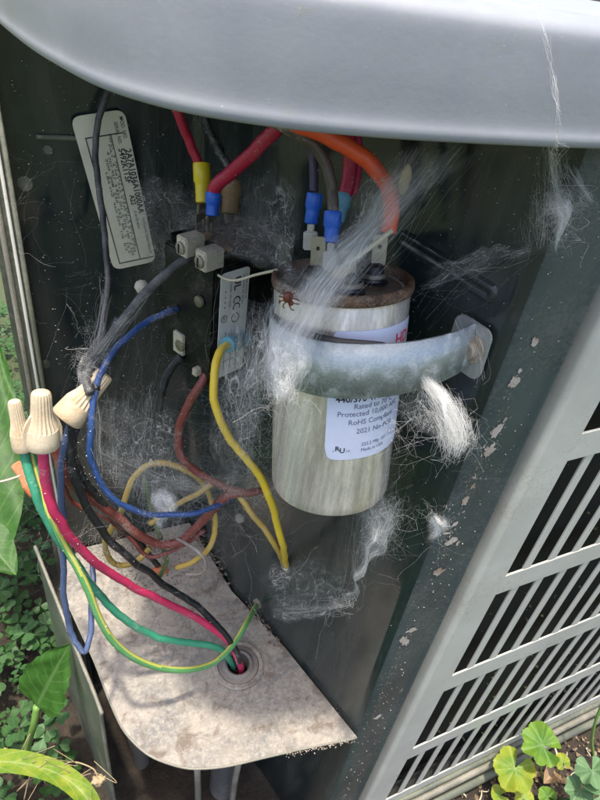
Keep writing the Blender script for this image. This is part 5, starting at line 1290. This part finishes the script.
def radial_mat(name, c1, c2, vein):
    m, nt, p = new_mat(name)
    uv = nt.nodes.new('ShaderNodeUVMap'); sp = nt.nodes.new('ShaderNodeSeparateXYZ'); nt.links.new(uv.outputs[0], sp.inputs[0])
    mu = nt.nodes.new('ShaderNodeMath'); mu.operation = 'MULTIPLY'; mu.inputs[1].default_value = 7; nt.links.new(sp.outputs[0], mu.inputs[0])
    fr = nt.nodes.new('ShaderNodeMath'); fr.operation = 'PINGPONG'; fr.inputs[1].default_value = .5; nt.links.new(mu.outputs[0], fr.inputs[0])
    inv = nt.nodes.new('ShaderNodeMath'); inv.operation = 'SUBTRACT'; inv.inputs[0].default_value = .5; nt.links.new(fr.outputs[0], inv.inputs[1])
    vv = nt.nodes.new('ShaderNodeMath'); vv.operation = 'MULTIPLY'; nt.links.new(inv.outputs[0], vv.inputs[0]); nt.links.new(sp.outputs[1], vv.inputs[1])
    ve = ramp(nt, vv.outputs[0], [(0, 1.0), (.035, 0.0)])
    v = coords(nt); n = noi(nt, v, 55, 6, .7); n2 = noi(nt, v, 300, 4, .6)
    ad = nt.nodes.new('ShaderNodeMath'); ad.operation = 'MULTIPLY_ADD'; nt.links.new(sp.outputs[1], ad.inputs[0]); ad.inputs[1].default_value = .35; nt.links.new(n, ad.inputs[2])
    col = mixc(nt, ramp(nt, ad.outputs[0], [(.5, 0.0), (.95, 1.0)]).outputs[0], c1, c2)
    f = nt.nodes.new('ShaderNodeMath'); f.operation = 'MULTIPLY'; f.inputs[1].default_value = .5; nt.links.new(ve.outputs[0], f.inputs[0])
    col = mixc(nt, f.outputs[0], col, vein)
    nt.links.new(col, p.inputs['Base Color']); p.inputs['Roughness'].default_value = .5; p.inputs['Specular IOR Level'].default_value = .3
    h = nt.nodes.new('ShaderNodeMath'); h.operation = 'MULTIPLY_ADD'; nt.links.new(n2, h.inputs[0]); h.inputs[1].default_value = -.8; nt.links.new(ve.outputs[0], h.inputs[2])
    bump(nt, p, h.outputs[0], -.7, .001)
    out = nt.nodes['Material Output']; t = nt.nodes.new('ShaderNodeBsdfTranslucent'); nt.links.new(col, t.inputs[0])
    b = nt.nodes.new('ShaderNodeMixShader'); b.inputs[0].default_value = .3; nt.links.new(p.outputs[0], b.inputs[1]); nt.links.new(t.outputs[0], b.inputs[2]); nt.links.new(b.outputs[0], out.inputs[0])
    return m
RL1 = radial_mat('round_leaf_green', (.055, .16, .02), (.19, .32, .04), (.25, .38, .12))
RL2 = radial_mat('round_leaf_yellow', (.12, .24, .02), (.36, .38, .04), (.40, .45, .15))
RL3 = radial_mat('round_leaf_pale', (.10, .20, .08), (.17, .29, .14), (.28, .38, .22))
def radial_leaf(px, py, d, r, m, parent, stem_to, turn=0.0, lobes=7, depth=.16, teeth=.05, tilt=.25):
    """round lobed leaf with a notch where the stalk joins"""
    c = at(px, py, d); up = (facing(c) + Vector((random.uniform(-tilt, tilt), random.uniform(-tilt, tilt), 0))).normalized()
    x = up.cross(Vector((math.sin(turn), math.cos(turn), .2))).normalized(); y = up.cross(x)
    V, Fc, UV = [c], [], [(0.0, 0.0)]; NA, NR = 64, 6; span = math.radians(322); sd = random.uniform(0, 99)
    for k in range(NA + 1):
        q = k / NA; a = -span / 2 + span * q + math.pi / 2
        edge_ = r * (1 - depth * (1 - abs(math.sin(math.pi * lobes * q)) ** .6) - teeth * abs(((q * lobes * 4) % 1) - .5) * 2) * (1 + .10 * noise.noise(Vector((q * 5, sd, 0)))) * (.86 + .14 * math.sin(math.pi * q))
        for j in range(1, NR + 1):
            t = j / NR; rr = edge_ * t
            z = .10 * r * t * math.cos(2 * math.pi * lobes * q) * t + .22 * r * t * t * noise.noise(Vector((math.cos(a) * 1.3, math.sin(a) * 1.3, sd))) * 2 - .08 * r * (1 - t)
            V.append(c + x * math.cos(a) * rr + y * math.sin(a) * rr + up * z); UV.append((q, t))
    for k in range(NA):
        a0 = 1 + k * NR; b0 = a0 + NR; Fc.append((0, a0, b0))
        for j in range(NR - 1): Fc.append((a0 + j, a0 + j + 1, b0 + j + 1, b0 + j))
    me = mesh('leaf', V, Fc); u = me.uv_layers.new(name='UVMap')
    for l in me.loops: u.data[l.index].uv = UV[l.vertex_index]
    link('leaf', me, m, parent, True)
    bb = at(*stem_to); tube('stem', spline([tuple(c - up * .001), tuple(c.lerp(bb, .4) - up * .012), tuple(bb)], 6), .0009, STEM, parent, 6)
# right-hand weeds
def weed(base, leaves, label, name='weed'):
    t = thing(name, label, 'weed')
    for (b_, t_, w_, m_, se) in leaves:
        b2, t2 = at(*b_), at(*t_)
        leaf_obj('leaf', leaf_geo((t2 - b2).length, w_, lambda q: roundl(q) ** .8, 8, 20, .3, .2, se, 7), m_, t, pose(b2, t2, facing(b2)))
        bb = at(*base); tube('stem', spline([tuple(b2), tuple(b2.lerp(bb, .5) + Vector((0, 0, -.01))), tuple(bb)], 5), .0009, STEM, t, 6)
    return t
def rweed(label, leaves):
    t = thing('weed', label, 'weed')
    for (px, py, d, r, m, st_, tn, lb_) in leaves: radial_leaf(px, py, d, r, m, t, st_, tn, lb_)
rweed('round green scalloped leaf rising in front of the louvers at the lower right', [(543, 745, .64, .024, RL1, (548, 800, .74), 2.6, 7)])
rweed('yellow green lobed leaf at the foot of the louvers', [(515, 768, .65, .025, RL2, (545, 812, .74), 1.1, 5)])
rweed('tiny yellow green leaf right of the round leaf', [(563, 762, .67, .010, RL2, (560, 806, .74), 3.4, 5)])
rweed('grey green frilled leaves in the lower right corner', [(592, 770, .62, .018, RL3, (600, 830, .72), .4, 7), (580, 790, .63, .017, RL3, (600, 830, .72), 1.2, 7), (600, 795, .61, .020, RL3, (600, 830, .72), 5, 7)])
rweed('small yellow lobed leaves at the bottom edge left of the round leaf', [(500, 795, .66, .011, RL2, (512, 815, .72), 2, 5), (524, 798, .66, .012, RL2, (512, 815, .72), 4, 5)])
rweed('small bright leaf at the bottom edge under the round leaf', [(548, 796, .66, .011, RL1, (548, 815, .72), 3, 5)])
tag(tube('plant_stalk', spline([tuple(at(*p)) for p in ((594, 757, .70), (592, 740, .68), (596, 720, .66), (606, 695, .64))], 6), .0016, STEM, None, 8), 'green stalk standing at the right edge before the louvers', 'stalk')
for (b_, t_, w_, lab_) in (((556, 795, .72), (540, 775, .70), .03, 'tan dry leaf curled on the soil under the round leaf'), ((575, 790, .72), (556, 782, .71), .03, 'brown dry leaf on the soil between the weeds'), ((480, 800, .74), (500, 785, .73), .02, 'small brown dry leaf at the bottom edge'), ((566, 775, .73), (578, 748, .75), .022, 'dry leaf curled upright beside the green stalk'), ((556, 770, .69), (545, 782, .68), .018, 'pinkish tan dry leaf tucked under the round green leaf'), ((470, 806, .72), (452, 798, .72), .02, 'pale dry leaf against the base rim')):
    b2, t2 = at(*b_), at(*t_); tag(leaf_obj('dry_leaf', leaf_geo((t2 - b2).length, w_, ovate, 6, 12, .6, .5, .1), DRYLEAF, None, pose(b2, t2, facing(b2))), lab_, 'dry leaf')
# ground cover as one mass
def ground_cover():
    V = []; Fc = []; UV = []
    base_g = []
    for k in range(3):
        a = math.radians(120 * k)
        pts_ = [(0, .05), (-.30, .35), (-.46, .66), (-.40, .92), (-.2, 1.0), (0, .86), (.2, 1.0), (.40, .92), (.46, .66), (.30, .35)]
        base_g.append([(x * math.cos(a) - y * math.sin(a), x * math.sin(a) + y * math.cos(a), .12 * abs(x)) for x, y in pts_])
    cnt = 0
    while cnt < 7500:
        if random.random() < .5: x = random.uniform(-.75, -.02); y = random.uniform(.0, 1.3)
        else: x = random.uniform(-.9, 1.2); y = random.uniform(-1.1, .10)
        if x > -.03 and y > .11: continue
        if x > .25 and y > -.02 and random.random() < .80: continue
        cnt += 1
        z = random.uniform(.005, .075); s = random.uniform(.005, .017); a = random.uniform(0, 6.28)
        tx, ty_ = random.gauss(0, .3), random.gauss(0, .3)
        for lf in base_g:
            n = len(V)
            for (u, v, q_) in lf:
                X_ = u * math.cos(a) - v * math.sin(a); Y_ = u * math.sin(a) + v * math.cos(a)
                V.append((x + X_ * s, y + Y_ * s, z + (q_ + X_ * tx + Y_ * ty_) * s)); UV.append((u * .5, v))
            Fc += [(n, n + 9, n + 8, n + 7, n + 6, n + 5), (n, n + 5, n + 4, n + 3, n + 2, n + 1)]
    me = mesh('ground_cover', V, Fc); u = me.uv_layers.new(name='UVMap')
    for l in me.loops: u.data[l.index].uv = UV[l.vertex_index]
    return tag(link('ground_cover', me, CLOV, None, False), 'dense low clover and weeds covering the soil around the unit', 'ground cover', None, 'stuff')
ground_cover()
tw = []
for k in range(90):
    a_ = random.uniform(0, 6.28); p_ = Vector((random.uniform(.25, .8), random.uniform(-.12, .14), random.uniform(.003, .016))); L_ = random.uniform(.01, .05)
    tw.append((p_, p_ + Vector((math.cos(a_) * L_, math.sin(a_) * L_, random.uniform(-.004, .006))), 0, .12))
_d = DENS; DENS = 1.0
tag(threads('twigs', tw, .0008, STRAW), 'dry stalks and twigs scattered on the soil below the louvers', 'twigs', None, 'stuff')
DENS = _d
# litter of twigs and chips on the bare soil at the right
pts = []
for _ in range(5200):
    pts.append((Vector((random.uniform(.2, .9), random.uniform(-.2, .14), random.uniform(.0, .006))), random.uniform(.0008, .0034)))
crumbs('leaf_litter', pts, dusty('litter', (.14, .09, .05), .9, 0, (.34, .25, .16), .45, .6, 120), 'brown leaf litter and soil crumbs below the louvers', 'litter')
